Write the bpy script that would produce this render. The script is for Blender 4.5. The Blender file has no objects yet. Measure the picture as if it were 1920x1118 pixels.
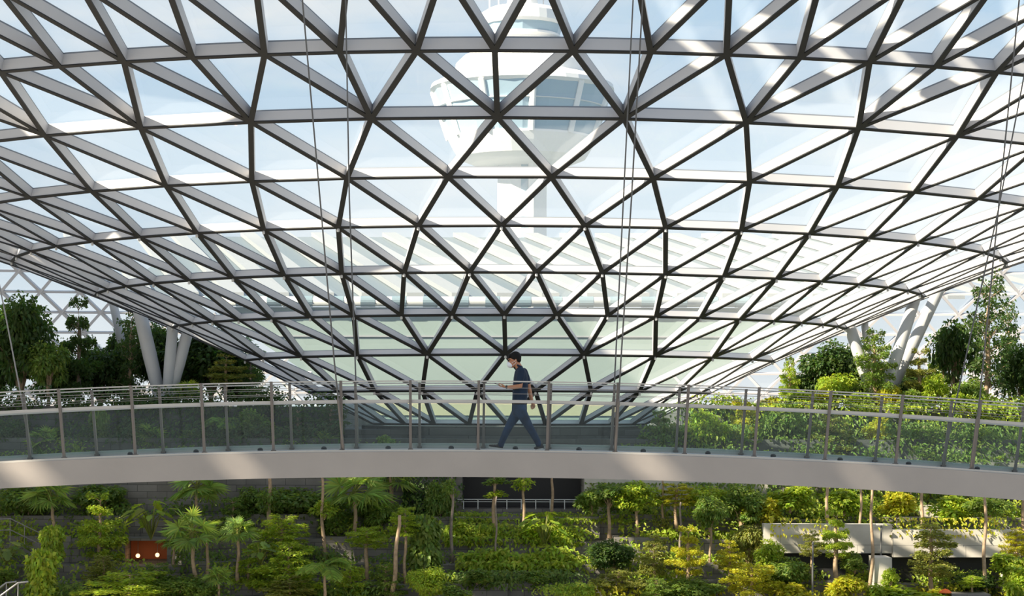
import bpy, math, random
from mathutils import Vector, Matrix
PI = math.pi
R = math.radians
C = bpy.context.scene.collection
sc = bpy.context.scene

# ------------------------------------------------------------------ camera
F = 3668.0            # focal length in pixels of a 1920 wide frame
PITCH, ROLL = R(3.371), R(0.132)
HOR = 775.0
cd = bpy.data.cameras.new('camera')
cd.sensor_width = 36.0
cd.lens = F / 1920 * 36
cd.clip_end = 2000
cd.clip_start = 0.5
cam = bpy.data.objects.new('camera', cd)
C.objects.link(cam)
cam.matrix_world = Matrix.Rotation(PI / 2 + PITCH, 4, 'X') @ Matrix.Rotation(ROLL, 4, 'Z')
sc.camera = cam


def at(px, py, y):
    """the place at distance y that shows at this pixel"""
    u, v = px - 960, py - 559
    cr, sr = math.cos(ROLL), math.sin(ROLL)
    u, v = cr * u + sr * v, -sr * u + cr * v
    d = Vector((u / F, 1, -v / F))
    c, s = math.cos(PITCH), math.sin(PITCH)
    w = Vector((d.x, d.y * c - d.z * s, d.y * s + d.z * c))
    return w * (y / w.y)


# ------------------------------------------------------------------ materials
def mat(name, col, rough=0.6, metal=0.0, spec=0.5, noise=0.0, nscale=4.0, bump=0.0, bscale=40.0):
    m = bpy.data.materials.new(name)
    m.use_nodes = True
    nt = m.node_tree
    b = nt.nodes['Principled BSDF']
    b.inputs['Base Color'].default_value = (*col, 1)
    b.inputs['Roughness'].default_value = rough
    b.inputs['Metallic'].default_value = metal
    b.inputs['Specular IOR Level'].default_value = spec
    if noise or bump:
        tc = nt.nodes.new('ShaderNodeTexCoord')
    if noise:
        n = nt.nodes.new('ShaderNodeTexNoise')
        n.inputs['Scale'].default_value = nscale
        n.inputs['Detail'].default_value = 6
        nt.links.new(tc.outputs['Object'], n.inputs['Vector'])
        r = nt.nodes.new('ShaderNodeValToRGB')
        r.color_ramp.elements[0].position = .3
        r.color_ramp.elements[1].position = .7
        r.color_ramp.elements[0].color = (*[c * (1 - noise) for c in col], 1)
        r.color_ramp.elements[1].color = (*[min(1, c * (1 + noise)) for c in col], 1)
        nt.links.new(n.outputs['Fac'], r.inputs['Fac'])
        nt.links.new(r.outputs['Color'], b.inputs['Base Color'])
    if bump:
        n2 = nt.nodes.new('ShaderNodeTexNoise')
        n2.inputs['Scale'].default_value = bscale
        nt.links.new(tc.outputs['Object'], n2.inputs['Vector'])
        bp = nt.nodes.new('ShaderNodeBump')
        bp.inputs['Strength'].default_value = bump
        bp.inputs['Distance'].default_value = .02
        nt.links.new(n2.outputs['Fac'], bp.inputs['Height'])
        nt.links.new(bp.outputs['Normal'], b.inputs['Normal'])
    return m


def glass(name, tint, veil, veilcol, gloss=0.06, rough=0.02):
    """thin sheet: lets most light straight through, a printed dot veil scatters a little, the face mirrors a little"""
    m = bpy.data.materials.new(name)
    m.use_nodes = True
    nt = m.node_tree
    nt.nodes.clear()
    out = nt.nodes.new('ShaderNodeOutputMaterial')
    tr = nt.nodes.new('ShaderNodeBsdfTransparent')
    tr.inputs['Color'].default_value = (*tint, 1)
    gl = nt.nodes.new('ShaderNodeBsdfGlossy')
    gl.inputs['Roughness'].default_value = rough
    df = nt.nodes.new('ShaderNodeBsdfDiffuse')
    df.inputs['Color'].default_value = (*veilcol, 1)
    tl = nt.nodes.new('ShaderNodeBsdfTranslucent')
    tl.inputs['Color'].default_value = (*veilcol, 1)
    a = nt.nodes.new('ShaderNodeMixShader')
    a.inputs[0].default_value = .6
    nt.links.new(df.outputs[0], a.inputs[1])
    nt.links.new(tl.outputs[0], a.inputs[2])
    b = nt.nodes.new('ShaderNodeMixShader')
    b.inputs[0].default_value = veil
    nt.links.new(tr.outputs[0], b.inputs[1])
    nt.links.new(a.outputs[0], b.inputs[2])
    c = nt.nodes.new('ShaderNodeMixShader')
    c.inputs[0].default_value = gloss
    nt.links.new(b.outputs[0], c.inputs[1])
    nt.links.new(gl.outputs[0], c.inputs[2])
    nt.links.new(c.outputs[0], out.inputs['Surface'])
    return m


def leafmat(name, col, trans, var=.35, hue=.03, tw=.42, rough=.45):
    m = bpy.data.materials.new(name)
    m.use_nodes = True
    nt = m.node_tree
    nt.nodes.clear()
    out = nt.nodes.new('ShaderNodeOutputMaterial')
    g = nt.nodes.new('ShaderNodeNewGeometry')
    mr = nt.nodes.new('ShaderNodeMapRange')
    mr.inputs['To Min'].default_value = 1 - var
    mr.inputs['To Max'].default_value = 1 + var
    nt.links.new(g.outputs['Random Per Island'], mr.inputs['Value'])
    mh = nt.nodes.new('ShaderNodeMapRange')
    mh.inputs['To Min'].default_value = .5 + hue
    mh.inputs['To Max'].default_value = .5 - hue
    oi = nt.nodes.new('ShaderNodeObjectInfo')
    ad = nt.nodes.new('ShaderNodeMath')
    ad.operation = 'FRACT'
    a2 = nt.nodes.new('ShaderNodeMath')
    a2.operation = 'MULTIPLY_ADD'
    a2.inputs[1].default_value = 7.3
    nt.links.new(g.outputs['Random Per Island'], a2.inputs[0])
    nt.links.new(oi.outputs['Random'], a2.inputs[2])
    nt.links.new(a2.outputs[0], ad.inputs[0])
    nt.links.new(ad.outputs[0], mh.inputs['Value'])

    def tinted(c):
        h = nt.nodes.new('ShaderNodeHueSaturation')
        h.inputs['Color'].default_value = (*c, 1)
        nt.links.new(mr.outputs[0], h.inputs['Value'])
        nt.links.new(mh.outputs[0], h.inputs['Hue'])
        return h
    p = nt.nodes.new('ShaderNodeBsdfPrincipled')
    p.inputs['Roughness'].default_value = rough
    p.inputs['Specular IOR Level'].default_value = .35
    nt.links.new(tinted(col).outputs[0], p.inputs['Base Color'])
    t = nt.nodes.new('ShaderNodeBsdfTranslucent')
    nt.links.new(tinted(trans).outputs[0], t.inputs['Color'])
    mx = nt.nodes.new('ShaderNodeMixShader')
    mx.inputs[0].default_value = tw
    nt.links.new(p.outputs[0], mx.inputs[1])
    nt.links.new(t.outputs[0], mx.inputs[2])
    nt.links.new(mx.outputs[0], out.inputs['Surface'])
    return m


def stone(name, c1, c2, mortar, w=.9, h=.3):
    m = bpy.data.materials.new(name)
    m.use_nodes = True
    nt = m.node_tree
    b = nt.nodes['Principled BSDF']
    b.inputs['Roughness'].default_value = .85
    tc = nt.nodes.new('ShaderNodeTexCoord')
    sp = nt.nodes.new('ShaderNodeSeparateXYZ')
    cb = nt.nodes.new('ShaderNodeCombineXYZ')
    sm = nt.nodes.new('ShaderNodeMath')
    nt.links.new(tc.outputs['Object'], sp.inputs[0])
    nt.links.new(sp.outputs['X'], sm.inputs[0])
    nt.links.new(sp.outputs['Y'], sm.inputs[1])
    nt.links.new(sm.outputs[0], cb.inputs['X'])
    nt.links.new(sp.outputs['Z'], cb.inputs['Y'])
    br = nt.nodes.new('ShaderNodeTexBrick')
    br.inputs['Scale'].default_value = 1
    br.inputs['Brick Width'].default_value = w
    br.inputs['Row Height'].default_value = h
    br.inputs['Mortar Size'].default_value = .012
    br.inputs['Color1'].default_value = (*c1, 1)
    br.inputs['Color2'].default_value = (*c2, 1)
    br.inputs['Mortar'].default_value = (*mortar, 1)
    nt.links.new(cb.outputs[0], br.inputs['Vector'])
    n = nt.nodes.new('ShaderNodeTexNoise')
    n.inputs['Scale'].default_value = 1.3
    n.inputs['Detail'].default_value = 8
    nt.links.new(tc.outputs['Object'], n.inputs['Vector'])
    mr = nt.nodes.new('ShaderNodeMapRange')
    mr.inputs['To Min'].default_value = .65
    mr.inputs['To Max'].default_value = 1.3
    nt.links.new(n.outputs['Fac'], mr.inputs['Value'])
    mx = nt.nodes.new('ShaderNodeMix')
    mx.data_type = 'RGBA'
    mx.blend_type = 'MULTIPLY'
    mx.inputs['Factor'].default_value = 1
    nt.links.new(br.outputs['Color'], mx.inputs['A'])
    nt.links.new(mr.outputs[0], mx.inputs['B'])
    nt.links.new(mx.outputs['Result'], b.inputs['Base Color'])
    return m


def lampmat(name, col, strength):
    m = bpy.data.materials.new(name)
    m.use_nodes = True
    b = m.node_tree.nodes['Principled BSDF']
    b.inputs['Base Color'].default_value = (*col, 1)
    b.inputs['Emission Color'].default_value = (*col, 1)
    b.inputs['Emission Strength'].default_value = strength
    return m


M = {}
M['fin'] = mat('painted_aluminium', (.57, .56, .565), .5, noise=.03, nscale=.6)
M['flange'] = mat('dark_flange', (.034, .034, .035), .6, spec=.25)  # inner edge of the grey fins: its shade is put into the colour
M['gasket'] = mat('gasket', (.22, .24, .27), .5)
M['lug'] = mat('lug', (.55, .55, .55), .4)
M['roof_glass'] = glass('roof_glass', (.94, .97, .97), .13, (.92, .96, .97), .05)
M['side_glass'] = glass('side_glass', (.93, .965, .97), .08, (.93, .96, .97), .05)
M['rail_glass'] = glass('rail_glass', (.82, .90, .88), .012, (.75, .88, .88), .018)
M['concrete'] = mat('beam_concrete', (.345, .31, .28), .75, noise=.05, nscale=1.2, bump=.05)
M['deck'] = mat('deck_paving', (.40, .41, .39), .7, noise=.06, nscale=3)
M['kerb'] = mat('kerb_stone', (.44, .42, .385), .7)
M['bronze'] = mat('bronze_metal', (.15, .13, .115), .45, .5)
M['railtop'] = mat('handrail_metal', (.42, .40, .37), .35, .35)
M['wire'] = mat('wire_metal', (.24, .225, .21), .4, .5)
M['cable'] = mat('cable_steel', (.10, .098, .095), .5, .4)
M['lampdome'] = mat('black_rubber', (.02, .02, .02), .5)
M['white'] = mat('tower_white', (.83, .82, .80), .6, noise=.02)
M['tglass'] = mat('tower_glass', (.36, .48, .56), .3, .0, .4)
M['tband'] = mat('tower_grey', (.62, .62, .62), .6)
M['pale_green'] = mat('pale_green_panel', (.235, .30, .275), .5, noise=.05, nscale=.15)
M['cream'] = mat('cream_ledge', (.40, .38, .25), .6)
M['louvre'] = mat('white_louvre', (.30, .315, .32), .5)
M['louvre_grey'] = mat('grey_louvre', (.15, .185, .20), .5)
M['pipe'] = mat('white_pipe', (.50, .51, .49), .4)
M['pipe_blue'] = mat('blue_grey_band', (.20, .27, .30), .4)
M['column'] = mat('column_paint', (.48, .48, .48), .5, noise=.03, nscale=2)
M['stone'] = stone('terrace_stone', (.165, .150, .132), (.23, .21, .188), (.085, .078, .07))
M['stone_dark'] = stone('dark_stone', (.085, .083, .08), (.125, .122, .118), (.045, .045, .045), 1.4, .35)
M['pale_concrete'] = stone('pale_concrete', (.52, .48, .42), (.58, .53, .46), (.28, .26, .23), 2.2, 1.4)
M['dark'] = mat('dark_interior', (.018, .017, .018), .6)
M['soil'] = mat('soil', (.05, .04, .03), .9)
M['floor'] = mat('floor_stone', (.34, .325, .30), .7, noise=.1, nscale=.5)
M['slab'] = mat('slab_paint', (.62, .60, .57), .8)
M['bark'] = mat('tan_bark', (.36, .25, .155), .85, noise=.3, nscale=7, bump=.3)
M['bark_grey'] = mat('grey_bark', (.24, .19, .15), .85, noise=.3, nscale=7, bump=.3)
M['orange_wall'] = mat('rust_wall', (.26, .075, .02), .7)
M['globe'] = lampmat('lit_globe', (1.0, .58, .28), 2.2)
M['orange'] = mat('orange_cloth', (.85, .16, .03), .7)
M['steel'] = mat('brushed_steel', (.30, .30, .30), .5, .3)
M['pale_steel'] = mat('pale_steel', (.62, .62, .61), .5, .1)
M['post'] = mat('post_grey', (.13, .13, .13), .5, .3)

L = {}
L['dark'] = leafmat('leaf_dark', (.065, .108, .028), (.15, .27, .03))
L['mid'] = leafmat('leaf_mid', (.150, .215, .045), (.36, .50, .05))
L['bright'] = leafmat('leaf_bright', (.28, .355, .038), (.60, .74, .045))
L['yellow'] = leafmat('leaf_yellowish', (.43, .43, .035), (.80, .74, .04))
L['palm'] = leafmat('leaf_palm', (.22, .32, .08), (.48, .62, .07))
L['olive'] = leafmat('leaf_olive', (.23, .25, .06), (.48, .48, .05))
for k in L:
    M['leaf_' + k] = L[k]


# ------------------------------------------------------------------ mesh helpers
class MB:
    def __init__(self):
        self.v, self.f, self.m = [], [], []

    def face(self, pts, mi=0):
        n = len(self.v)
        self.v.extend(pts)
        self.f.append(tuple(range(n, n + len(pts))))
        self.m.append(mi)

    def add(self, vs, fs, mi=0):
        n = len(self.v)
        self.v.extend(vs)
        for f in fs:
            self.f.append(tuple(i + n for i in f))
            self.m.append(mi)

    def box(self, lo, hi, mi=0):
        x0, y0, z0 = lo
        x1, y1, z1 = hi
        vs = [(x, y, z) for z in (z0, z1) for y in (y0, y1) for x in (x0, x1)]
        self.add(vs, [(0, 2, 3, 1), (4, 5, 7, 6), (0, 1, 5, 4), (2, 6, 7, 3), (0, 4, 6, 2), (1, 3, 7, 5)], mi)

    def prism(self, ring0, ring1, mi=0, cap=True):
        n = len(ring0)
        b = len(self.v)
        self.v.extend(list(ring0) + list(ring1))
        for i in range(n):
            j = (i + 1) % n
            self.f.append((b + i, b + j, b + n + j, b + n + i))
            self.m.append(mi)
        if cap:
            self.f.append(tuple(b + n - 1 - i for i in range(n)))
            self.f.append(tuple(b + n + i for i in range(n)))
            self.m += [mi, mi]

    def tube(self, pts, rad, n=8, mi=0, cap=True, flat=1.0):
        """swept ring along pts; rad one number or one per point"""
        pts = [Vector(p) for p in pts]
        k = len(pts)
        rr = rad if isinstance(rad, (list, tuple)) else [rad] * k
        b = len(self.v)
        up = None
        for i, p in enumerate(pts):
            t = (pts[min(i + 1, k - 1)] - pts[max(i - 1, 0)]).normalized()
            if up is None:
                up = Vector((0, 1, 0)) if abs(t.y) < .9 else Vector((1, 0, 0))
            s = t.cross(up).normalized()
            up = s.cross(t).normalized()
            for a in range(n):
                an = 2 * PI * a / n
                self.v.append(p + (s * math.cos(an) + up * math.sin(an) * flat) * rr[i])
        for i in range(k - 1):
            for a in range(n):
                c = (a + 1) % n
                self.f.append((b + i * n + a, b + i * n + c, b + (i + 1) * n + c, b + (i + 1) * n + a))
                self.m.append(mi)
        if cap:
            self.f.append(tuple(b + a for a in reversed(range(n))))
            self.f.append(tuple(b + (k - 1) * n + a for a in range(n)))
            self.m += [mi, mi]

    def ball(self, c, r, nu=12, nv=8, mi=0):
        c = Vector(c)
        r = Vector(r) if isinstance(r, (tuple, list, Vector)) else Vector((r, r, r))
        b = len(self.v)
        self.v.append(c + Vector((0, 0, r.z)))
        for j in range(1, nv):
            th = PI * j / nv
            for i in range(nu):
                ph = 2 * PI * i / nu
                self.v.append(c + Vector((r.x * math.sin(th) * math.cos(ph), r.y * math.sin(th) * math.sin(ph), r.z * math.cos(th))))
        self.v.append(c - Vector((0, 0, r.z)))
        e = len(self.v) - 1
        for i in range(nu):
            k = (i + 1) % nu
            self.f.append((b, b + 1 + i, b + 1 + k))
            self.f.append((e, b + 1 + (nv - 2) * nu + k, b + 1 + (nv - 2) * nu + i))
            self.m += [mi, mi]
            for j in range(nv - 2):
                q = b + 1 + j * nu
                self.f.append((q + i, q + nu + i, q + nu + k, q + k))
                self.m.append(mi)

    def lathe(self, prof, n=48, c=(0, 0, 0), mi=0, mis=None):
        b = len(self.v)
        for (r, z) in prof:
            for i in range(n):
                a = 2 * PI * i / n
                self.v.append((c[0] + r * math.cos(a), c[1] + r * math.sin(a), c[2] + z))
        for j in range(len(prof) - 1):
            for i in range(n):
                k = (i + 1) % n
                self.f.append((b + j * n + i, b + j * n + k, b + (j + 1) * n + k, b + (j + 1) * n + i))
                self.m.append(mis[j] if mis else mi)
        self.f.append(tuple(b + i for i in reversed(range(n))))
        self.f.append(tuple(b + (len(prof) - 1) * n + i for i in range(n)))
        self.m += [mis[0] if mis else mi, mis[-1] if mis else mi]

    def mesh(self, name, mats, smooth=False):
        me = bpy.data.meshes.new(name)
        me.from_pydata([tuple(p) for p in self.v], [], self.f)
        for x in (mats if isinstance(mats, (list, tuple)) else [mats]):
            me.materials.append(M[x] if isinstance(x, str) else x)
        if any(self.m):
            me.polygons.foreach_set('material_index', self.m)
        if smooth:
            me.polygons.foreach_set('use_smooth', [True] * len(self.f))
        me.update()
        return me

    def build(self, name, mats, parent=None, smooth=False, kind=None):
        o = bpy.data.objects.new(name, self.mesh(name, mats, smooth))
        C.objects.link(o)
        if parent is not None:
            o.parent = parent
            o.matrix_parent_inverse = Matrix.Identity(4)
            o.location = -parent.location if parent.type == 'EMPTY' and parent.parent is None else (0, 0, 0)
        if kind:
            o['kind'] = kind
        return o


def thing(name, label, cat, loc=(0, 0, 0), group=None, kind=None):
    o = bpy.data.objects.new(name, None)
    C.objects.link(o)
    o.empty_display_size = .2
    o.location = loc
    if kind:
        o['kind'] = kind
    if label:
        o['label'] = label
        o['category'] = cat
    if group:
        o['group'] = group
    return o


def tag(o, label, cat, group=None):
    o['label'] = label
    o['category'] = cat
    if group:
        o['group'] = group
    return o


def place_part(name, mesh, parent, loc=(0, 0, 0), scale=(1, 1, 1), rz=0.0):
    o = bpy.data.objects.new(name, mesh)
    C.objects.link(o)
    o.parent = parent
    o.location = loc
    o.scale = scale
    o.rotation_euler = (0, 0, rz)
    return o


# ------------------------------------------------------------------ the glazed funnel (roof that dips to the garden)
XC, YC, PHI0, ST = -0.133, 100.0, R(-0.651), 2 * PI / 48
rings = [  # radius, height, step (in 48ths), offset, depth of the fins
    (60.6, 16.55, .5, 0, .60), (54.5, 15.5, .5, .25, .58), (48.7, 14.3, .5, 0, .56), (43.3, 12.95, .5, .25, .54),
    (38.20, 11.52, .5, 0, .52), (33.39, 10.10, 1, 0, .48), (28.91, 8.60, 1, .5, .44), (24.72, 7.21, 1, 0, .40),
    (20.75, 5.69, 1, .5, .37), (17.04, 4.14, 1, 0, .35), (13.47, 2.56, 2, 0, .32), (10.22, .99, 2, 1, .30), (7.04, -.57, 2, 0, .27)]
KMAX = 12.0


def rnorm(i):
    a, b = rings[max(i - 1, 0)], rings[min(i + 1, len(rings) - 1)]
    dr, dz = a[0] - b[0], a[1] - b[1]
    l = math.hypot(dr, dz)
    return dz / l, -dr / l          # radial, vertical parts of the inward (room side) normal


def node(i, k):
    r, z = rings[i][:2]
    a = PHI0 + ST * k
    return Vector((XC + r * math.sin(a), YC - r * math.cos(a), z))


def nnorm(i, k):
    nr, nz = rnorm(i)
    a = PHI0 + ST * k
    return Vector((nr * math.sin(a), -nr * math.cos(a), nz))


def gnode(i, k):
    return node(i, k) - nnorm(i, k) * rings[i][4]


def ks(i):
    s, o = rings[i][2], rings[i][3]
    n = int(KMAX / s) + 1
    return [j * s + o for j in range(-n, n + 1) if abs(j * s + o) <= KMAX + .001]


def fin(mb, i, k, i2, k2, w=.15):
    """one deep fin between two nodes: light sides, a thin gasket at the glass, a dark inner flange"""
    p, q = node(i, k), node(i2, k2)
    n1, n2 = nnorm(i, k), nnorm(i2, k2)
    g1, g2 = gnode(i, k), gnode(i2, k2)
    e = (q - p).normalized()
    t1, t2 = e.cross(n1).normalized() * (w / 2), e.cross(n2).normalized() * (w / 2)
    d1, d2 = rings[i][4], rings[i2][4]
    ft = .045
    fl = .018

    def sect(p_, n_, t_, a, b, wmul=1.0):
        return [p_ - n_ * a - t_ * wmul, p_ - n_ * a + t_ * wmul, p_ - n_ * b + t_ * wmul, p_ - n_ * b - t_ * wmul]
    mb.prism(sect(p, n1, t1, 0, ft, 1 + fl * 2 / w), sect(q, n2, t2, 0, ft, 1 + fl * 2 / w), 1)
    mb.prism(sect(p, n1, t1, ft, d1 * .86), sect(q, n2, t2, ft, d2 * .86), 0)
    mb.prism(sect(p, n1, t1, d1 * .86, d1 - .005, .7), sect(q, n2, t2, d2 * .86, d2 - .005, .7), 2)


win = thing('window_1', None, None, (0, 0, 0), kind='structure')
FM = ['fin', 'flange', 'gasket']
for i in range(len(rings)):
    mb = MB()
    kk = ks(i)
    for a, b in zip(kk, kk[1:]):
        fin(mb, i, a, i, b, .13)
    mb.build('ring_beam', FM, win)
for i in range(len(rings) - 1):
    mb, gb = MB(), MB()
    s, s2 = rings[i][2], rings[i + 1][2]
    top, bot = ks(i), set(round(x, 3) for x in ks(i + 1))
    has = lambda x: round(x, 3) in bot
    th = lambda P: gb.face(P, 0)
    for k in top:
        if s == s2:
            for d in (-s / 2, s / 2):
                if has(k + d):
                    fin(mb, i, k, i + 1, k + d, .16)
            if k + s <= KMAX + .001 and has(k + s / 2):
                th([gnode(i, k), gnode(i, k + s), gnode(i + 1, k + s / 2)])
            if has(k - s / 2) and has(k + s / 2):
                th([gnode(i + 1, k - s / 2), gnode(i, k), gnode(i + 1, k + s / 2)])
        else:
            if has(k):
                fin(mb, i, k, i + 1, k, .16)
                if k + s <= KMAX + .001:
                    th([gnode(i, k), gnode(i, k + s), gnode(i + 1, k)])
                if k - s >= -KMAX - .001:
                    th([gnode(i, k - s), gnode(i, k), gnode(i + 1, k)])
            else:
                for d in (-s, s):
                    if has(k + d):
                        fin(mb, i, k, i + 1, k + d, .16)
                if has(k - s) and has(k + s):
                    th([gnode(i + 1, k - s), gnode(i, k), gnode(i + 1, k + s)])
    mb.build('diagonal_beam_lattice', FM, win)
    gb.build('glass_pane', 'roof_glass', win)
# small drain nozzles under the lower nodes
nz = MB()
nz.lathe([(.03, -.14), (.055, -.12), (.055, -.03), (.03, .0)], 8)
nzm = nz.mesh('nozzle', 'lug')
for i in range(7, 12):
    for k in ks(i):
        if abs(k) < 10.5:
            place_part('drain_nozzle', nzm, win, node(i, k) + Vector((0, 0, -.01)))

# ------------------------------------------------------------------ outside: control tower, reflection slats, pipe, green wall
tp = at(978, 775, 250)
tw = thing('control_tower', 'tall white control tower with round glazed cabin beyond the roof glass', 'tower', (tp.x, 250, -30))
TX = tp.x


def tz(py):
    return (HOR - py) / F * 250


def tr(px):
    return px / F * 250


mb = MB()
w2 = tr(46)
prof = [(-w2, -w2 * .5), (-w2 * .45, -w2), (w2 * .45, -w2), (w2, -w2 * .35), (w2, w2), (-w2, w2)]
mb.prism([(TX + x, 250 + y, -30) for x, y in prof], [(TX + x, 250 + y, tz(296)) for x, y in prof])
mb.build('shaft', 'white', tw)
mb = MB()
mb.box((TX + tr(-2), 250 - w2 - .08, -30), (TX + tr(11), 250 - w2 + .2, tz(300)))
mb.build('window_strip', 'tglass', tw)
mb = MB()
mb.box((TX + tr(11.5), 250 - w2 - .7, -30), (TX + tr(21), 250 - w2 + .2, tz(300)))
mb.build('rib', 'white', tw)
c0 = (TX, 250, 0)
mb = MB()
mb.lathe([(tr(50), tz(312)), (tr(95), tz(306)), (tr(120), tz(296)), (tr(132), tz(276)), (tr(139), tz(262)), (tr(139), tz(258))], 40, c0)
mb.build('lower_bowl', 'white', tw)
mb = MB()
mb.lathe([(tr(137), tz(259)), (tr(168), tz(172)), (tr(166), tz(168))], 20, c0)
mb.build('cabin_glazing', 'tglass', tw)
mb = MB()
for k in range(11):
    a = 2 * PI * (k + .45) / 11
    mb.tube([(TX + tr(138) * math.cos(a), 250 + tr(138) * math.sin(a), tz(260)), (TX + tr(169) * math.cos(a), 250 + tr(169) * math.sin(a), tz(168))], .42, 6)
for r_, y_ in ((tr(150), 224), (tr(158), 202)):
    mb.lathe([(r_, tz(y_ + 1)), (r_ + .15, tz(y_)), (r_, tz(y_ - 1))], 40, c0)
mb.build('mullion_frame', 'white', tw)
mb = MB()
mb.lathe([(tr(166), tz(172)), (tr(174), tz(166)), (tr(172), tz(158)), (tr(140), tz(143)), (tr(128), tz(140)), (tr(126), tz(118)), (tr(112), tz(104)), (tr(98), tz(97)), (tr(60), tz(95))], 40, c0)
mb.build('main_roof', 'white', tw)
mb = MB()
mb.lathe([(tr(129), tz(146)), (tr(130), tz(140)), (tr(128), tz(139))], 40, c0)
mb.build('roof_band', 'tband', tw)
mb = MB()
for k in range(24):
    a = 2 * PI * k / 24
    mb.tube([(TX + tr(96) * math.cos(a), 250 + tr(96) * math.sin(a), tz(97)), (TX + tr(96) * math.cos(a), 250 + tr(96) * math.sin(a), tz(83))], .07, 5)
for y_ in (83, 88):
    mb.lathe([(tr(96), tz(y_ + .6)), (tr(96) + .08, tz(y_)), (tr(96), tz(y_ - .6))], 32, c0)
mb.build('roof_railing', 'tband', tw)
mb = MB()
mb.lathe([(tr(62), tz(97)), (tr(62), tz(70)), (tr(72), tz(66)), (tr(72), tz(62))], 32, c0)
mb.build('upper_drum', 'white', tw)
mb = MB()
mb.lathe([(tr(70), tz(63)), (tr(76), tz(44)), (tr(76), tz(43))], 16, c0)
mb.build('upper_glazing', 'tglass', tw)
mb = MB()
mb.lathe([(tr(78), tz(45)), (tr(82), tz(40)), (tr(80), tz(22)), (tr(64), tz(12)), (tr(30), tz(8)), (tr(26), tz(-30))], 32, c0)
mb.build('upper_roof', 'white', tw)
mb = MB()
for dx in (-62, -45, 40, 62, 70):
    mb = MB()
    mb.tube([(TX + tr(dx), 250, tz(20)), (TX + tr(dx), 250, tz(-40))], .09, 5)
    mb.build('antenna', 'tband', tw)

# slatted slope added beyond the funnel to imitate streaks reflected in its glass
lr = thing('louvred_roof', 'broad sloping roof of white diagonal louvres outside behind the funnel glass', 'roof', (0, 130, 0))
mb, mg = MB(), MB()
zf, zb = (HOR - 552) / F * 130, (HOR - 438) / F * 165


def lp(x, t, dz=0):
    return Vector((x, 130 + 35 * t, zf + (zb - zf) * t + dz))


for j in range(-11, 12):
    x0 = j * 3.0
    for (t0, t1) in ((0, .5), (.5, 1)):
        xa, xb = x0 - 10 * t0 + 5, x0 - 10 * t1 + 5
        P = [lp(xa, t0, .1), lp(xa + 1.15, t0, .1), lp(xb + 1.15, t1, .1), lp(xb, t1, .1)]
        Q = [p + Vector((0, 0, -.35)) for p in P]
        mb.prism(P, Q)
mb.build('louvre_slats', 'louvre', lr)
P = [lp(-27, 0, -.3), lp(27, 0, -.3), lp(27, 1, -.3), lp(-27, 1, -.3)]
mg.prism(P, [p + Vector((0, 0, -.2)) for p in P])
mg.build('roof_deck', 'louvre_grey', lr)

pz = (HOR - 566) / F * 128.5
gp = thing('gutter_pipe', 'thick white pipe with blue grey bands along the outer roof edge', 'pipe', (0, 128.5, 0))
mb = MB()
mb.tube([(-25, 128.5, pz), (25, 128.5, pz)], .33, 14)
mb.build('pipe', 'pipe', gp, True)
for j in range(-11, 12):
    mb = MB()
    x0 = j * 2.05 + .3
    mb.tube([(x0, 128.5, pz), (x0 + .95, 128.5, pz)], .36, 14)
    mb.build('band', 'pipe_blue', gp)
mb = MB()
for x0 in (-15, -5, 5, 15):
    mb = MB()
    mb.box((x0 - .06, 128.5, pz - .44), (x0 + .06, 129.2, pz - .30))
    mb.build('bracket', 'pipe', gp)
mb = MB()
z0, z1 = -.75, (HOR - 577) / F * 129
mb.prism([(-8.5, 129, z0), (8.5, 129, z0), (20, 129, z1), (-20, 129, z1)], [(-8.5, 129.6, z0), (8.5, 129.6, z0), (20, 129.6, z1), (-20, 129.6, z1)])
mb.build('wall_outer', 'pale_green', kind='structure')
for py, hh, hw, mt in ((631, .10, 16.5, 'louvre'), (768, .8, 8.9, 'cream')):
    mb = MB()
    z = (HOR - py) / F * 128.8
    mb.box((-hw, 128.9, z - hh / 2), (hw, 128.99, z + hh / 2))
    mb.build('trim_1', mt, kind='structure')

# outer dome lattices behind the trees on both sides
for idx, (xa, xb) in enumerate(((-48, -11), (11, 52))):
    wn = thing('window_%d' % (idx + 2), None, None, (0, 0, 0), kind='structure')
    mb, gb, db = MB(), MB(), MB()
    du, dv = 2.3, 1.2
    nu, nv = int((xb - xa) / du), 14

    def dp(u, v):
        x = xa + (u + .5 * (v % 2)) * du
        z = -3.5 + v * dv
        y = 121 - .035 * max(0, z) ** 2 - .004 * (abs(x) - 12) ** 2
        return Vector((x, y, z))

    def bar(p, q, w, d, m_):
        e = (q - p).normalized()
        n = Vector((0, -1, -.25)).normalized()
        t = e.cross(n).normalized() * w
        a = [p - t, p + t, p + t - n * -d, p - t - n * -d]
        b = [x + (q - p) for x in a]
        m_.prism(a, b, 0)
    for v in range(nv):
        for u in range(nu):
            p = dp(u, v)
            qx, qy = 960 + p.x / p.y * F, HOR - p.z / p.y * F
            if (idx == 0 and qx > (qy - 480) * 2.19 + 60) or (idx == 1 and qx < 1900 - (qy - 490) * 2.26 - 60):
                continue
            bar(p, dp(u + 1, v), .06, .3, mb)
            o = v % 2
            bar(p, dp(u + o, v + 1), .08, .32, db)
            bar(p, dp(u - 1 + o, v + 1), .08, .32, db)
            gb.face([p, dp(u + 1, v), dp(u + o, v + 1)])
            gb.face([p, dp(u + o, v + 1), dp(u - 1 + o, v + 1)])
    mb.build('ring_beam', 'fin', wn)
    db.build('diagonal_beam_lattice', 'fin', wn)
    gb.build('glass_pane', 'side_glass', wn)
# far apron outside
mb = MB()
mb.box((-400, 123, -6), (400, 900, -5.5))
mb.build('ground', 'louvre_grey', kind='structure')

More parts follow.
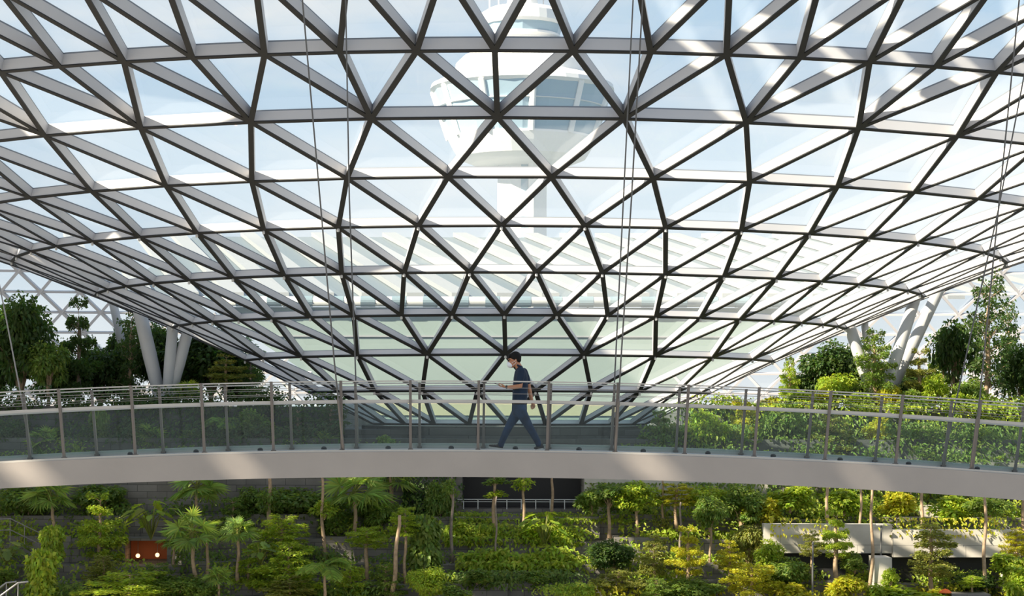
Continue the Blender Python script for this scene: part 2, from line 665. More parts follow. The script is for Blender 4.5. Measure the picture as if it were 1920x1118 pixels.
# ------------------------------------------------------------------ terraces
TIER = [(94.0, .30), (91.5, -1.2), (89.5, -2.2), (88.0, -4.63), (86.5, -5.54), (85.0, -6.53), (83.5, -7.22), (82.0, -7.82)]
ZF = -9.2
XW = 36


def pxx(px, y):
    return (px - 960) / F * y


def blk(name, boxes, m_, kind='structure'):
    mb = MB()
    for lo, hi in boxes:
        mb.box(lo, hi)
    return mb.build(name, m_, kind=kind)


rnd = random.Random(5)
# upper garden: notch in the middle for the funnel foot
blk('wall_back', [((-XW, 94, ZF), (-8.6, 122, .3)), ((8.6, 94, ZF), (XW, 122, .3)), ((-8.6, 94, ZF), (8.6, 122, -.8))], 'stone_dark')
# curved dark base under the funnel
mb = MB()
ang = [R(-100 + 200 * j / 40) for j in range(41)]
for r0, r1, za, zb_ in ((7.5, 6.6, -3, -.62), (7.9, 7.4, -3, -1.05)):
    for a, b in zip(ang, ang[1:]):
        f = lambda r, t, z: (XC + r * math.sin(t), YC - r * math.cos(t), z)
        mb.prism([f(r0, a, za), f(r0, b, za), f(r1, b, za), f(r1, a, za)], [f(r0, a, zb_), f(r0, b, zb_), f(r1, b, zb_), f(r1, a, zb_)])
mb.build('wall_funnel', 'stone_dark', kind='structure')
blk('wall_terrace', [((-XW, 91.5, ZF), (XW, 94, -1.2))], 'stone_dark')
# face with the wide dark opening
ox0, ox1 = pxx(868, 89.5), pxx(1091, 89.5)
blk('wall_opening', [((-XW, 89.5, ZF), (ox0, 91.5, -2.2)), ((ox1, 89.5, ZF), (XW, 91.5, -2.2)), ((ox0, 91.2, ZF), (ox1, 91.5, -2.2)), ((ox0, 89.5, -2.35), (ox1, 91.5, -2.2)), ((ox0, 89.5, ZF), (ox1, 91.5, -4.35))], 'stone')
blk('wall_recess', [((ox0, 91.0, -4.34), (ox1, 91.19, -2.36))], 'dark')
for t in range(3, 8):
    y, z = TIER[t]
    bx = []
    x = -XW
    oz0 = (pxx(240, 86.5), pxx(318, 86.5))
    while x < XW:
        x2 = min(XW, x + rnd.uniform(2.0, 4.5))
        dy = rnd.uniform(-.12, .12)
        dz = rnd.choice((0, 0, 0, -.12, .1))
        if t == 4 and x2 > oz0[0] and x < oz0[1]:
            x = x2
            continue
        bx.append(((x, y + dy, ZF), (x2, y + 1.62, z + dz)))
        x = x2
    if t == 4:
        xs = sorted(b[1][0] for b in bx if b[1][0] <= oz0[0] + .01)
        xe = sorted(b[0][0] for b in bx if b[0][0] >= oz0[1] - .01)
        l, r_ = xs[-1], xe[0]
        bx.append(((l, y, ZF), (oz0[0], y + 1.6, z)))
        bx.append(((oz0[1], y, ZF), (r_, y + 1.6, z)))
        bx.append(((oz0[0], y + 1.3, ZF), (oz0[1], y + 1.6, z)))
        bx.append(((oz0[0], y, z - .1), (oz0[1], y + 1.3, z)))
    blk('wall_planter', bx, 'stone')
# pale concrete band and dark void on the sunny side
blk('wall_band', [((pxx(1430, 84.4), 84.2, -5.95), (pxx(1668, 84.4), 84.9, -4.72)), ((pxx(1668, 84.4), 84.0, -6.1), (pxx(1905, 84.4), 84.9, -4.95))], 'pale_concrete')
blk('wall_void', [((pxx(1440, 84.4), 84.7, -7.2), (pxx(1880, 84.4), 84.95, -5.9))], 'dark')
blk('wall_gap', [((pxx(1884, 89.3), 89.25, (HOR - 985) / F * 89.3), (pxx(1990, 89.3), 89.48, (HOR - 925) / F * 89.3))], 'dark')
blk('wall_panel', [((pxx(1722, 89), 88.9, (HOR - 990) / F * 89), (pxx(1764, 89), 89.48, (HOR - 944) / F * 89))], 'pale_concrete')
blk('wall_pier', [((pxx(1632, 82.6), 82.0, -8.2), (pxx(1664, 82.6), 83.4, -5.98))], 'pale_concrete')
blk('wall_side', [((pxx(1880, 82.6), 82.2, -8.2), (pxx(1905, 82.6), 83.4, -6.3))], 'pale_concrete')
blk('wall_ledge', [((pxx(1095, 89.3), 89.1, -4.6), (pxx(1440, 89.3), 89.6, -2.3))], 'pale_concrete')
# floor of the hall and its shell out of sight
blk('floor', [((-120, -80, ZF - .4), (120, 94, ZF))], 'floor')

# guard rail before the dark opening
gr = thing('guard_rail', 'low steel guard rail before the wide dark opening in the terrace', 'railing', (0, 89.3, -4.35))
for zz, rr in ((-3.92, .022), (-4.02, .014)):
    mb = MB()
    mb.tube([(ox0 - .3, 89.3, zz), (ox1 - .1, 89.3, zz)], rr, 8)
    mb.build('top_rail' if rr > .02 else 'mid_rail', 'pale_steel', gr)
for j in range(9):
    mb = MB()
    x = ox0 + (ox1 - ox0) * (j + .1) / 8.3
    mb.box((x - .02, 89.28, -4.36), (x + .02, 89.32, -3.93))
    mb.build('railing_post', 'pale_steel', gr)

# warm niche with two lit globes on the shaded side
nx0, nx1 = pxx(241, 86.5), pxx(317, 86.5)
blk('wall_niche', [((nx0, 87.66, -6.52), (nx1, 87.79, -5.66))], 'orange_wall')
for k, (px, py) in enumerate(((258.5, 1042.5), (295, 1041))):
    p = at(px, py, 87.2)
    o = thing('globe_lamp', ('round glowing lamp nearer the leafy green column in the rusty niche', 'round glowing lamp nearer the fan palms in the rusty niche')[k], 'lamp', (p.x, p.y, -5.65))
    mb = MB()
    mb.ball(p, .095, 16, 12)
    mb.build('globe', 'globe', o, True)
    mb = MB()
    mb.tube([(p.x, p.y, p.z + .09), (p.x, p.y, -5.65)], .012, 6)
    mb.build('rod', 'post', o)
    ld = bpy.data.lights.new('globe_light', 'POINT')
    ld.energy = 3
    ld.color = (1, .5, .2)
    ld.shadow_soft_size = .1
    lo = bpy.data.objects.new('globe_light', ld)
    C.objects.link(lo)
    lo.location = p + Vector((0, -.16, 0))

# ------------------------------------------------------------------ footbridge
YN, YF_ = 33.4, 35.8
SN, SF_ = F / YN, F / YF_
XA = -1.18


def zd(x):
    return -.640 - .00384 * (x - XA) ** 2


def rp(x, h, y):
    """a point of the railing plane: h above the deck, fanned out with the camber"""
    return Vector((x + .0155 * (x - XA) * h, y, zd(x) + h))


fb = thing('footbridge', 'slender pale footbridge with glass railings arching across the garden hall', 'bridge', (0, 34.6, -.64))
NEARX = [(p - 960) / SN for p in (-266, -136, -6, 124, 257, 386, 515, 643, 771, 897, 1026, 1153, 1283, 1413, 1545, 1677, 1820, 1953, 2086, 2220)]
FARX = [(p - 960) / SF_ for p in (-181, -60, 60, 185, 309, 430, 549, 670, 788, 907, 1030, 1147, 1267, 1389, 1512, 1639, 1767, 1900, 2025, 2150)]
X0, X1 = -19.5, 19.5
NEARX = [NEARX[0] - 1.2 * k for k in range(5, 0, -1)] + NEARX + [NEARX[-1] + 1.22 * k for k in range(1, 6)]
FARX = [FARX[0] - 1.18 * k for k in range(5, 0, -1)] + FARX + [FARX[-1] + 1.22 * k for k in range(1, 6)]
xs = [X0 + (X1 - X0) * i / 90 for i in range(91)]


def strip(mb, y0, y1, za, zb):
    """a long cambered bar: y0..y1, heights za..zb over the deck line"""
    prof = lambda x: [Vector((x, y0, zd(x) + za)), Vector((x, y1, zd(x) + za)), Vector((x, y1, zd(x) + zb)), Vector((x, y0, zd(x) + zb))]
    n = len(mb.v)
    for x in xs:
        mb.v.extend(prof(x))
    for i in range(len(xs) - 1):
        for a in range(4):
            b = (a + 1) % 4
            q = n + 4 * i
            mb.f.append((q + a, q + b, q + 4 + b, q + 4 + a))
            mb.m.append(0)
    e = n + 4 * (len(xs) - 1)
    mb.f += [(n + 3, n + 2, n + 1, n), (e, e + 1, e + 2, e + 3)]
    mb.m += [0, 0]


for nm, mt, a in (('deck', 'deck', (33.45, 35.95, -.30, -.005)), ('edge_beam', 'concrete', (33.22, 33.44, -.44, -.015)),
                  ('edge_beam', 'concrete', (35.96, 36.18, -.44, -.015)), ('kerb', 'kerb', (33.24, 33.50, -.014, .02)), ('kerb', 'kerb', (35.86, 36.10, -.014, .085))):
    mb = MB()
    strip(mb, *a)
    mb.build(nm, mt, fb)


def rail(nm, mt, y, h, w, d):
    mb = MB()
    n = len(mb.v)
    for x in xs:
        p = rp(x, h, y)
        mb.v.extend([p + Vector((0, -d / 2, -w / 2)), p + Vector((0, d / 2, -w / 2)), p + Vector((0, d / 2, w / 2)), p + Vector((0, -d / 2, w / 2))])
    for i in range(len(xs) - 1):
        for a in range(4):
            b = (a + 1) % 4
            q = n + 4 * i
            mb.f.append((q + a, q + b, q + 4 + b, q + 4 + a))
            mb.m.append(0)
    mb.build(nm, mt, fb)


for y, side in ((YN, 1), (YF_, -1)):
    rail('handrail', 'railtop', y + .06 * side, .845, .05, .09)
    rail('top_rail', 'railtop', y, 1.185, .022, .03)
    rail('wire_rail', 'wire', y, 1.075, .009, .009)
    rail('wire_rail', 'wire', y, .975, .009, .009)
    P = NEARX if side == 1 else FARX
    for i, x in enumerate(P):
        mb = MB()
        a, b = rp(x, 0, y), rp(x, 1.2, y)
        hw, hd = .022, .035
        f = lambda p: [p + Vector((-hw, -hd, 0)), p + Vector((hw, -hd, 0)), p + Vector((hw, hd, 0)), p + Vector((-hw, hd, 0))]
        mb.prism(f(a), f(b))
        mb.box((x - .04, y - .05, zd(x) + .0), (x + .04, y + .05, zd(x) + .035))
        mb.build('railing_post', 'bronze', fb)
        if i + 1 < len(P):
            mb = MB()
            x2 = P[i + 1]
            g = .04
            A = [rp(x + g, .05, y), rp(x2 - g, .05, y), rp(x2 - g, .80, y), rp(x + g, .80, y)]
            mb.face(A)
            mb.build('glass_panel', 'rail_glass', fb)
dl = MB()
dl.lathe([(.05, 0), (.05, .02), (.042, .04), (.024, .052), (.005, .055)], 14)
dlm = dl.mesh('deck_light', 'lampdome')
for p in (247, 370, 490, 609, 729, 847, 967, 1086, 1206, 1327, 1449, 1574, 1702, 1830):
    x = (p - 960) / F * 35.3
    place_part('deck_light', dlm, fb, Vector((x, 35.3, zd(x))) - fb.location)

# suspension cables
for lab, pts, y0, y1 in (
        ('thin steel cable meeting the near bridge edge two posts ahead of the man', ((644, 845), (627, 680), (600, 373), (567, 0)), 33.30, 32.9),
        ('thin steel cable meeting the far bridge edge two posts ahead of the man', ((671, 840), (666, 680), (655, 373), (648, 0)), 36.0, 36.3),
        ('thin steel cable meeting the far bridge edge just behind the man, two posts away', ((1146, 842), (1154, 680), (1169, 373), (1187, 0)), 36.0, 36.3),
        ('thin steel cable meeting the near bridge edge just behind the man, two posts away', ((1154, 849), (1164, 680), (1184, 373), (1205, 0)), 33.30, 32.9),
        ('steel cable on the near bridge edge at the sunny end, crossing the tall sparse tree', ((1820, 880), (1837, 746), (1872, 393), (1911, 0)), 33.30, 32.9),
        ('steel cable on the far bridge edge at the sunny end, crossing the tall sparse tree', ((1767, 870), (1794, 746), (1872, 393), (1920, 143)), 36.0, 36.3),
        ('pale thin cable meeting the far bridge edge at the shaded end', ((60, 857), (38, 735), (12, 600), (0, 540)), 36.0, 36.3)):
    a = at(*pts[0], y0)
    a.z = zd(a.x) + (.022 if y0 < 34 else .088)
    o = thing('suspension_cable', lab, 'cable', a)
    mb = MB()
    mids = [a] + [at(*q, y0 + (y1 - y0) * (i / len(pts))) for i, q in enumerate(pts) if i]
    mb.tube(mids + [mids[-1] + (mids[-1] - mids[-2]).normalized() * ((24.995 - mids[-1].z) / (mids[-1] - mids[-2]).normalized().z)], .0135, 8)
    mb.build('strand', 'cable' if pts[0][0] != 60 else 'wire', o)
    mb = MB()
    d = (mids[1] - mids[0]).normalized()
    mb.tube([a, a + d * .05, a + d * .85, a + d * .9], [.016, .024, .024, .014], 8)
    mb.build('turnbuckle', 'bronze', o)

#@@PERSON
# ------------------------------------------------------------------ the walking man
YM = 34.6
ZG = zd(.05) + .012


def pp(zx, zy, w_=0.0):
    """close-up picture units -> place: 538 units per metre, w_ across the bridge"""
    return Vector(((zx / 5.08 - 80) / 106.0 - .003, YM + w_, ZG + (1028 - zy) / 538.0))


man = thing('person', 'man in navy polo shirt, jeans and white face mask walking and looking at his phone', 'person', (.0, YM, ZG))


def rings_loft(mb, secs, n=20):
    """secs: (centre, forward half, side half, tilt) - closed stack of ellipses, tilt leans the ellipse in the walking plane"""
    b = len(mb.v)
    for c, a, s, t in secs:
        for i in range(n):
            q = 2 * PI * i / n
            u = a * math.cos(q)
            mb.v.append(c + Vector((u * math.cos(t), s * math.sin(q), u * math.sin(t))))
    k = len(secs)
    for j in range(k - 1):
        for i in range(n):
            m_ = (i + 1) % n
            mb.f.append((b + j * n + i, b + j * n + m_, b + (j + 1) * n + m_, b + (j + 1) * n + i))
            mb.m.append(0)
    mb.f.append(tuple(b + i for i in reversed(range(n))))
    mb.f.append(tuple(b + (k - 1) * n + i for i in range(n)))
    mb.m += [0, 0]


def limb(mb, pts, n=14):
    """tapered round limb with round ends; pts: (point, radius)"""
    P, Rr = [], []
    for (p, r), (q, s) in zip(pts, pts[1:]):
        for t in (0, .25, .5, .75):
            P.append(p.lerp(q, t))
            Rr.append(r + (s - r) * t)
    P.append(pts[-1][0])
    Rr.append(pts[-1][1])
    mb.tube(P, Rr, n)
    for p, r in pts:
        mb.ball(p, r, n, 8)


def fuse(o, vox, smooth=6, fac=.5):
    m_ = o.modifiers.new('fuse', 'REMESH')
    m_.mode = 'VOXEL'
    m_.voxel_size = vox
    m_.use_smooth_shade = True
    s_ = o.modifiers.new('soft', 'SMOOTH')
    s_.iterations = smooth
    s_.factor = fac
    return o


M['skin'] = mat('skin', (.45, .20, .105), .5)
M['hair'] = mat('black_hair', (.008, .007, .007), .6, spec=.15)
M['shirt'] = mat('navy_cotton', (.006, .018, .042), .85, noise=.25, nscale=9)
M['jeans'] = mat('blue_denim', (.012, .032, .075), .85, noise=.45, nscale=7)
M['mask'] = mat('white_mask', (.80, .80, .82), .8)
M['shoe'] = mat('dark_shoe', (.035, .028, .026), .6)
M['sole'] = mat('pale_sole', (.50, .46, .42), .7)
M['phone'] = mat('dark_phone', (.015, .015, .018), .25)
M['watch'] = mat('black_watch', (.02, .02, .022), .4)
M['eye'] = mat('eye_dark', (.02, .015, .012), .3)
M['belt'] = mat('belt', (.03, .022, .018), .6)

NW, FWD = -.19, .19      # near and far shoulder offsets
mb = MB()
# skull, jaw, neck, nose, ears
hd = pp(432, 172)
mb.ball(hd + Vector((.012, 0, .012)), (.098, .078, .108), 24, 16)
mb.ball(pp(408, 218), (.062, .058, .072), 18, 12)
mb.ball(pp(398, 240), (.036, .040, .030), 14, 8)
mb.ball(pp(372, 205), (.016, .014, .020), 10, 8)
mb.ball(pp(386, 172), (.030, .055, .020), 12, 8)
for s in (-1, 1):
    mb.ball(pp(446, 190, s * .080), (.017, .010, .031), 12, 8)
limb(mb, [(pp(455, 215), .058), (pp(482, 262), .062)])
# trunk core
rings_loft(mb, [(pp(492, 268), .06, .10, -.15), (pp(492, 330), .095, .15, 0), (pp(486, 430), .10, .145, 0), (pp(480, 540), .095, .14, 0), (pp(478, 640), .10, .15, 0), (pp(478, 700), .07, .13, 0)])
# near arm bent forward with the phone, far arm swung back
limb(mb, [(pp(497, 300, NW), .052), (pp(490, 380, NW - .02), .046), (pp(487, 432, NW - .03), .041), (pp(430, 440, NW + .01), .040), (pp(362, 440, NW + .06), .028)])
limb(mb, [(pp(520, 300, FWD), .052), (pp(560, 400, FWD + .02), .045), (pp(577, 470, FWD + .02), .040), (pp(590, 530, FWD + .01), .036), (pp(604, 580, FWD - .01), .027)])
# legs inside the jeans
limb(mb, [(pp(470, 640, .09), .075), (pp(392, 795, .10), .055), (pp(318, 950, .09), .036), (pp(304, 985, .09), .036)])
limb(mb, [(pp(490, 640, -.09), .075), (pp(572, 815, -.09), .055), (pp(650, 950, -.08), .036), (pp(668, 985, -.08), .036)])
# near hand: palm up under the phone, fingers closed round its edge
hw = NW + .075
pal = [(pp(350, 440, hw), .024), (pp(335, 437, hw + .004), .026), (pp(318, 433, hw + .006), .024)]
for dw in (-.022, -.008, .008, .022):
    limb(mb, [(p + Vector((0, dw, 0)), r * .62) for p, r in pal], 10)
for i, dw in enumerate((-.034, -.012, .010, .030)):
    l = (0.9, 1.0, .96, .8)[i]
    b0 = pp(318, 434, hw + dw)
    j1 = b0 + Vector((-.036 * l, .002, .002))
    j2 = j1 + Vector((-.022 * l, .006, .014))
    tip = j2 + Vector((-.010 * l, .008, .016))
    limb(mb, [(b0, .0105), (j1, .0098), (j2, .0088), (tip, .0078)], 8)
limb(mb, [(pp(338, 432, hw - .026), .0135), (pp(318, 418, hw - .040), .0115), (pp(300, 411, hw - .034), .0098), (pp(288, 407, hw - .024), .0085)], 8)
# far hand hanging behind, fingers loosely curled
hb = FWD - .01
limb(mb, [(pp(606, 585, hb), .026), (pp(613, 600, hb), .030), (pp(618, 614, hb), .027)], 10)
for i, dx in enumerate((-.026, -.010, .006, .021)):
    l = (.86, 1.0, .95, .76)[i]
    b0 = pp(616, 612, hb - .002) + Vector((dx, .004 * (i - 1.5), .002 * i))
    j1 = b0 + Vector((.004, -.004, -.036 * l))
    j2 = j1 + Vector((-.006, -.012, -.022 * l))
    tip = j2 + Vector((-.012, -.010, -.012 * l))
    limb(mb, [(b0, .0108), (j1, .0098), (j2, .0088), (tip, .0078)], 8)
limb(mb, [(pp(606, 594, hb), .0135), (pp(594, 612, hb - .016), .0115), (pp(592, 627, hb - .020), .0098), (pp(595, 638, hb - .022), .0085)], 8)
body = mb.build('body', 'skin', man, True)
fuse(body, .0048, 4)

# polo shirt with sleeves, collar and hem
mb = MB()
rings_loft(mb, [(pp(494, 250), .050, .085, -.25), (pp(496, 272), .085, .150, -.18), (pp(494, 300), .110, .190, -.10), (pp(493, 350), .126, .192, 0), (pp(491, 420), .134, .180, 0),
                (pp(487, 490), .134, .172, 0), (pp(484, 550), .133, .172, 0), (pp(482, 590), .134, .174, 0)], 28)
limb(mb, [(pp(495, 292, NW), .072), (pp(489, 340, NW - .02), .073), (pp(482, 380, NW - .028), .073)])
limb(mb, [(pp(522, 292, FWD), .072), (pp(543, 345, FWD + .01), .068), (pp(556, 388, FWD + .02), .064)])
fuse(mb.build('polo_shirt', 'shirt', man, True), .011, 5)
mb = MB()
c = pp(478, 240)
rings_loft(mb, [(c + Vector((.008, 0, -.022)), .074, .078, -.35), (c + Vector((0, 0, .004)), .070, .072, -.35), (c + Vector((-.004, 0, .022)), .066, .068, -.35), (c + Vector((-.004, 0, .018)), .058, .060, -.35)], 24)
mb.build('collar', 'shirt', man, True)
mb = MB()
rings_loft(mb, [(pp(481, 604), .132, .170, 0), (pp(481, 590), .133, .171, 0)], 28)
mb.build('belt', 'belt', man, True)

# jeans
mb = MB()
rings_loft(mb, [(pp(481, 596), .130, .168, 0), (pp(481, 640), .136, .176, 0), (pp(480, 690), .132, .178, 0), (pp(478, 722), .09, .15, 0)], 28)
limb(mb, [(pp(468, 660, .088), .104), (pp(432, 730, .095), .092), (pp(388, 800, .10), .074), (pp(350, 880, .10), .066), (pp(318, 950, .09), .058), (pp(304, 990, .09), .056)])
limb(mb, [(pp(490, 660, -.088), .104), (pp(532, 740, -.095), .090), (pp(574, 815, -.09), .073), (pp(616, 885, -.085), .065), (pp(652, 950, -.08), .058), (pp(664, 982, -.08), .056)])
fuse(mb.build('jeans', 'jeans', man, True), .011, 5)

# shoes: front one landing on its heel, rear one pushing off
for nm, heel, toe, w_, up in (('shoe', pp(308, 1006), pp(205, 994), .09, 0), ('shoe', pp(694, 1004), pp(632, 1016), -.08, 1)):
    heel = heel + Vector((0, w_, 0))
    toe = toe + Vector((0, w_, 0))
    d = (toe - heel)
    mb = MB()
    n = Vector((-d.z, 0, d.x)).normalized()
    if n.z < 0:
        n = -n
    for t, rh, rw in ((0, .040, .036), (.18, .043, .040), (.4, .038, .043), (.62, .031, .047), (.82, .027, .045), (1.0, .020, .034)):
        mb.ball(heel + d * t, (max(rh, .03), rw, rh), 14, 8)
    mb.ball(heel + d * .12 + n * .035, (.045, .040, .045), 14, 8)
    sh = mb.build(nm, 'shoe', man, True)
    fuse(sh, .008, 4)
    mb = MB()
    secs = []
    for t, rw in ((-.14, .018), (-.08, .034), (.2, .042), (.5, .044), (.8, .048), (1.05, .036), (1.13, .016)):
        secs.append((heel + d * t - n * .030, rw))
    top = [p + Vector((0, s * r_, 0)) for s in (1, -1) for p, r_ in (secs if s == 1 else secs[::-1])]
    mb.prism([p - n * .012 for p in top], [p + n * .008 for p in top])
    mb.build('sole', 'sole', sh)

# hair: swept cap with a fringe, ear side trimmed
mb = MB()
mb.ball(hd + Vector((.020, 0, .032)), (.105, .087, .106), 26, 16)
mb.ball(pp(470, 178), (.052, .078, .060), 18, 12)
mb.ball(pp(400, 140), (.055, .066, .040), 16, 10)
mb.ball(pp(378, 152), (.024, .052, .022), 14, 8)
for i in range(9):
    a = -1.1 + i * .275
    mb.ball(pp(372 + 6 * abs(a), 158 + 3 * (i % 3), a * .052), (.012, .012, .022), 8, 6)
fuse(mb.build('hair', 'hair', man, True), .009, 3)
# face mask with ear loops, eyes and brows
mb = MB()
mb.ball(pp(394, 228), (.062, .062, .056), 20, 12)
mb.ball(pp(378, 216), (.034, .040, .034), 14, 10)
mk = fuse(mb.build('face_mask', 'mask', man, True), .008, 3)
for s in (-1, 1):
    mb = MB()
    mb.tube([pp(410, 208, s * .058), pp(428, 198, s * .076), pp(447, 186, s * .088)], .0035, 6)
    mb.tube([pp(414, 240, s * .054), pp(432, 222, s * .074), pp(449, 204, s * .088)], .0035, 6)
    mb.build('ear_loop', 'mask', mk)
    mb = MB()
    mb.ball(pp(383, 186, s * .036), (.010, .014, .007), 10, 6)
    mb.build('eye', 'eye', man, True)
    mb = MB()
    mb.tube([pp(377, 176, s * .018), pp(378, 172, s * .036), pp(388, 174, s * .056)], .005, 6)
    mb.build('eyebrow', 'hair', man)
# wrist watch
mb = MB()
a, b = pp(364, 440, NW + .059), pp(354, 440, NW + .066)
mb.tube([a, b], .034, 14)
mb.ball((a + b) / 2 + Vector((0, -.030, .008)), (.019, .010, .019), 12, 8)
mb.build('wrist_watch', 'watch', man)

# the phone he holds
ph = thing('mobile_phone', 'slim dark phone held in the walking man\'s hand', 'phone', pp(279, 420, hw))
mb = MB()
c = pp(281, 419, hw)
e1 = Vector((-.90, 0, .36)).normalized()
e2 = Vector((0, 1, 0))
e3 = e1.cross(e2).normalized()
hx, hy, hz = .072, .035, .004
P = []
for sx, sy in ((-1, -.85), (-1, .85), (-.9, 1), (.9, 1), (1, .85), (1, -.85), (.9, -1), (-.9, -1)):
    P.append(c + e1 * hx * sx + e2 * hy * sy)
mb.prism([p - e3 * hz for p in P], [p + e3 * hz for p in P])
mb.build('case', 'phone', ph)
mb = MB()
s3 = e3 if e3.z > 0 else -e3
mb.prism([c + (p - c) * .93 + s3 * (hz + .0002) for p in P], [c + (p - c) * .93 + s3 * (hz + .0012) for p in P])
mb.build('screen', 'eye', ph)
#@@END

# ------------------------------------------------------------------ slanted roof columns
for lab, p0, p1, wpx, y in (
        ('thick white slanted column behind the trees, leaning towards the shaded edge', (300, 748), (262, 585), 27, 97.0),
        ('white column of the V shaped pair standing nearly upright on the shaded side', (313, 748), (324, 612), 22, 96.4),
        ('white column of the V shaped pair leaning inwards to the funnel on the shaded side', (318, 748), (352, 622), 23, 96.6),
        ('slim white slanted column half hidden by the dark trees on the shaded side', (248, 735), (212, 568), 17, 101.0),
        ('pale slanted column on the sunny side leaning towards the funnel foot', (1646, 770), (1596, 622), 24, 96.0),
        ('pale slanted column behind it on the sunny side, almost hidden by a layered tree', (1640, 770), (1622, 615), 15, 98.0),
        ('pale slanted column with leaf shadows rising away from the funnel foot', (1642, 790), (1706, 590), 24, 96.4),
        ('longest pale slanted column on the sunny side reaching up to the roof rim', (1652, 770), (1752, 562), 23, 97.5)):
    a, b = at(*p0, y), at(*p1, y)
    o = thing('slanted_column', lab, 'column', a)
    mb = MB()
    r = wpx / 2 / F * y
    e = (b - a).normalized()
    b2 = b + e * 1.2
    mb.tube([a - e * .6, a, (a + b) / 2, b2 - e * .3, b2], [r * .8, r * .86, r, r * .9, r * .6], 18)
    mb.build('shaft', 'column', o, True)
    mb = MB()
    mb.ball(a - Vector((0, 0, 0.05)), r * 1.15, 14, 8)
    mb.build('foot_joint', 'column', o, True)

#@@PLANTS
# ------------------------------------------------------------------ planting
UP = Vector((0, 0, 1))


def leaf(mb, p, d, n, L_, W_, droop=.15, mi=0):
    d = d.normalized()
    s = d.cross(n)
    if s.length < 1e-3:
        s = d.orthogonal()
    s = s.normalized() * (W_ / 2)
    m_ = p + d * (L_ * .45) + n * (-.06 * L_)
    tip = p + d * L_ - UP * (droop * L_)
    b = len(mb.v)
    mb.v += [p, m_ + s + n * (.1 * L_), tip, m_ - s + n * (.1 * L_)]
    mb.f += [(b, b + 1, b + 2), (b, b + 2, b + 3)]
    mb.m += [mi, mi]


def rv(r):
    while True:
        v = Vector((r.uniform(-1, 1), r.uniform(-1, 1), r.uniform(-1, 1)))
        if .05 < v.length < 1:
            return v.normalized()


def m_layered(seed, nb=30, n=5600, L_=.085, lo=-.92, hi=.92, prof=.62, thick=.05, fill=1.0):
    """boughs in loose flat tiers round a straight leader"""
    r = random.Random(seed)
    mb = MB()
    tiers = max(3, nb // 5)
    br = []
    for j in range(nb):
        f = (j + r.uniform(0, .9)) / nb
        f = (round(f * tiers) / tiers) * .6 + f * .4
        z = lo + (hi - lo) * f
        ln = (1 - prof * f ** 1.25) * r.uniform(.5, 1.08) * (.8 if f < .08 else 1)
        br.append((z, ln, j * 2.399 + r.uniform(-.4, .4)))
    tot = sum(b[1] ** 1.6 for b in br)
    mb.tube([(0, 0, lo - .1), (0, 0, hi * .8)], [.022, .008], 5, 1, False)
    for z, ln, a in br:
        d = Vector((math.cos(a), math.sin(a), 0))
        s = Vector((-d.y, d.x, 0))
        rise, dr = r.uniform(.0, .16), r.uniform(.0, .14)
        mb.tube([(0, 0, z - .14), d * (ln * .5) + UP * (z - .02), d * (ln * .92) + UP * (z + rise - dr)], [.014, .009, .003], 5, 1, False)
        for q in range(int(n * ln ** 1.6 / tot)):
            u = r.uniform(.08, 1) ** .7
            wd = .40 * ln * math.sin(PI * min(1, u * .84 + .12)) * r.gauss(0, .6)
            p = d * (ln * u) + s * wd + UP * (z + rise * u - dr * u * u + r.gauss(0, thick) - .14 * abs(wd))
            dd = d * r.uniform(.1, 1) + s * r.uniform(-1, 1) + UP * r.uniform(-.35, .35)
            leaf(mb, p, dd, (UP * .45 + rv(r) + Vector((0, -.25, 0))).normalized(), L_ * r.uniform(.7, 1.35), L_ * .6, .2)
    return mb


def m_broad(seed, n=3400, L_=.145, clumps=16, asp=.6):
    r = random.Random(seed)
    mb = MB()
    cs = []
    for i in range(clumps):
        v = rv(r) * r.uniform(.25, .72)
        cs.append((v, r.uniform(.24, .42)))
        mb.tube([(0, 0, -1), v * .4 + UP * -.35, v], [.035, .02, .006], 5, 1, False)
    for i in range(n):
        c, q = r.choice(cs)
        v = rv(r)
        v.z = v.z * .8 + .12
        p = c + v * (q * r.uniform(.55, 1.05))
        if p.length > 1.12:
            p = p * (1.1 / p.length)
        d = (v + rv(r) * .8 + Vector((0, 0, -.35)))
        leaf(mb, p, d, (v + UP * .7 + rv(r) * .4).normalized(), L_ * r.uniform(.6, 1.35), L_ * asp, .25)
    return mb


def m_column(seed, n=1700, L_=.27):
    r = random.Random(seed)
    mb = MB()
    for i in range(n):
        z = r.uniform(-1, 1)
        a = r.uniform(0, 2 * PI)
        q = (.62 + .3 * math.sin(z * 5 + seed) * .4 + r.uniform(-.15, .22)) * (1 if z < .75 else 1 - (z - .75) * 2)
        v = Vector((math.cos(a), math.sin(a), 0))
        d = v * .5 + Vector((0, 0, -.35)) + rv(r) * .9
        leaf(mb, v * q + UP * z * .95, d, (v + UP * .5 + rv(r) * .3).normalized(), L_ * r.uniform(.6, 1.4), L_ * .72, .2)
    mb.tube([(0, 0, -1), (0, 0, .8)], .08, 6, 1)
    return mb


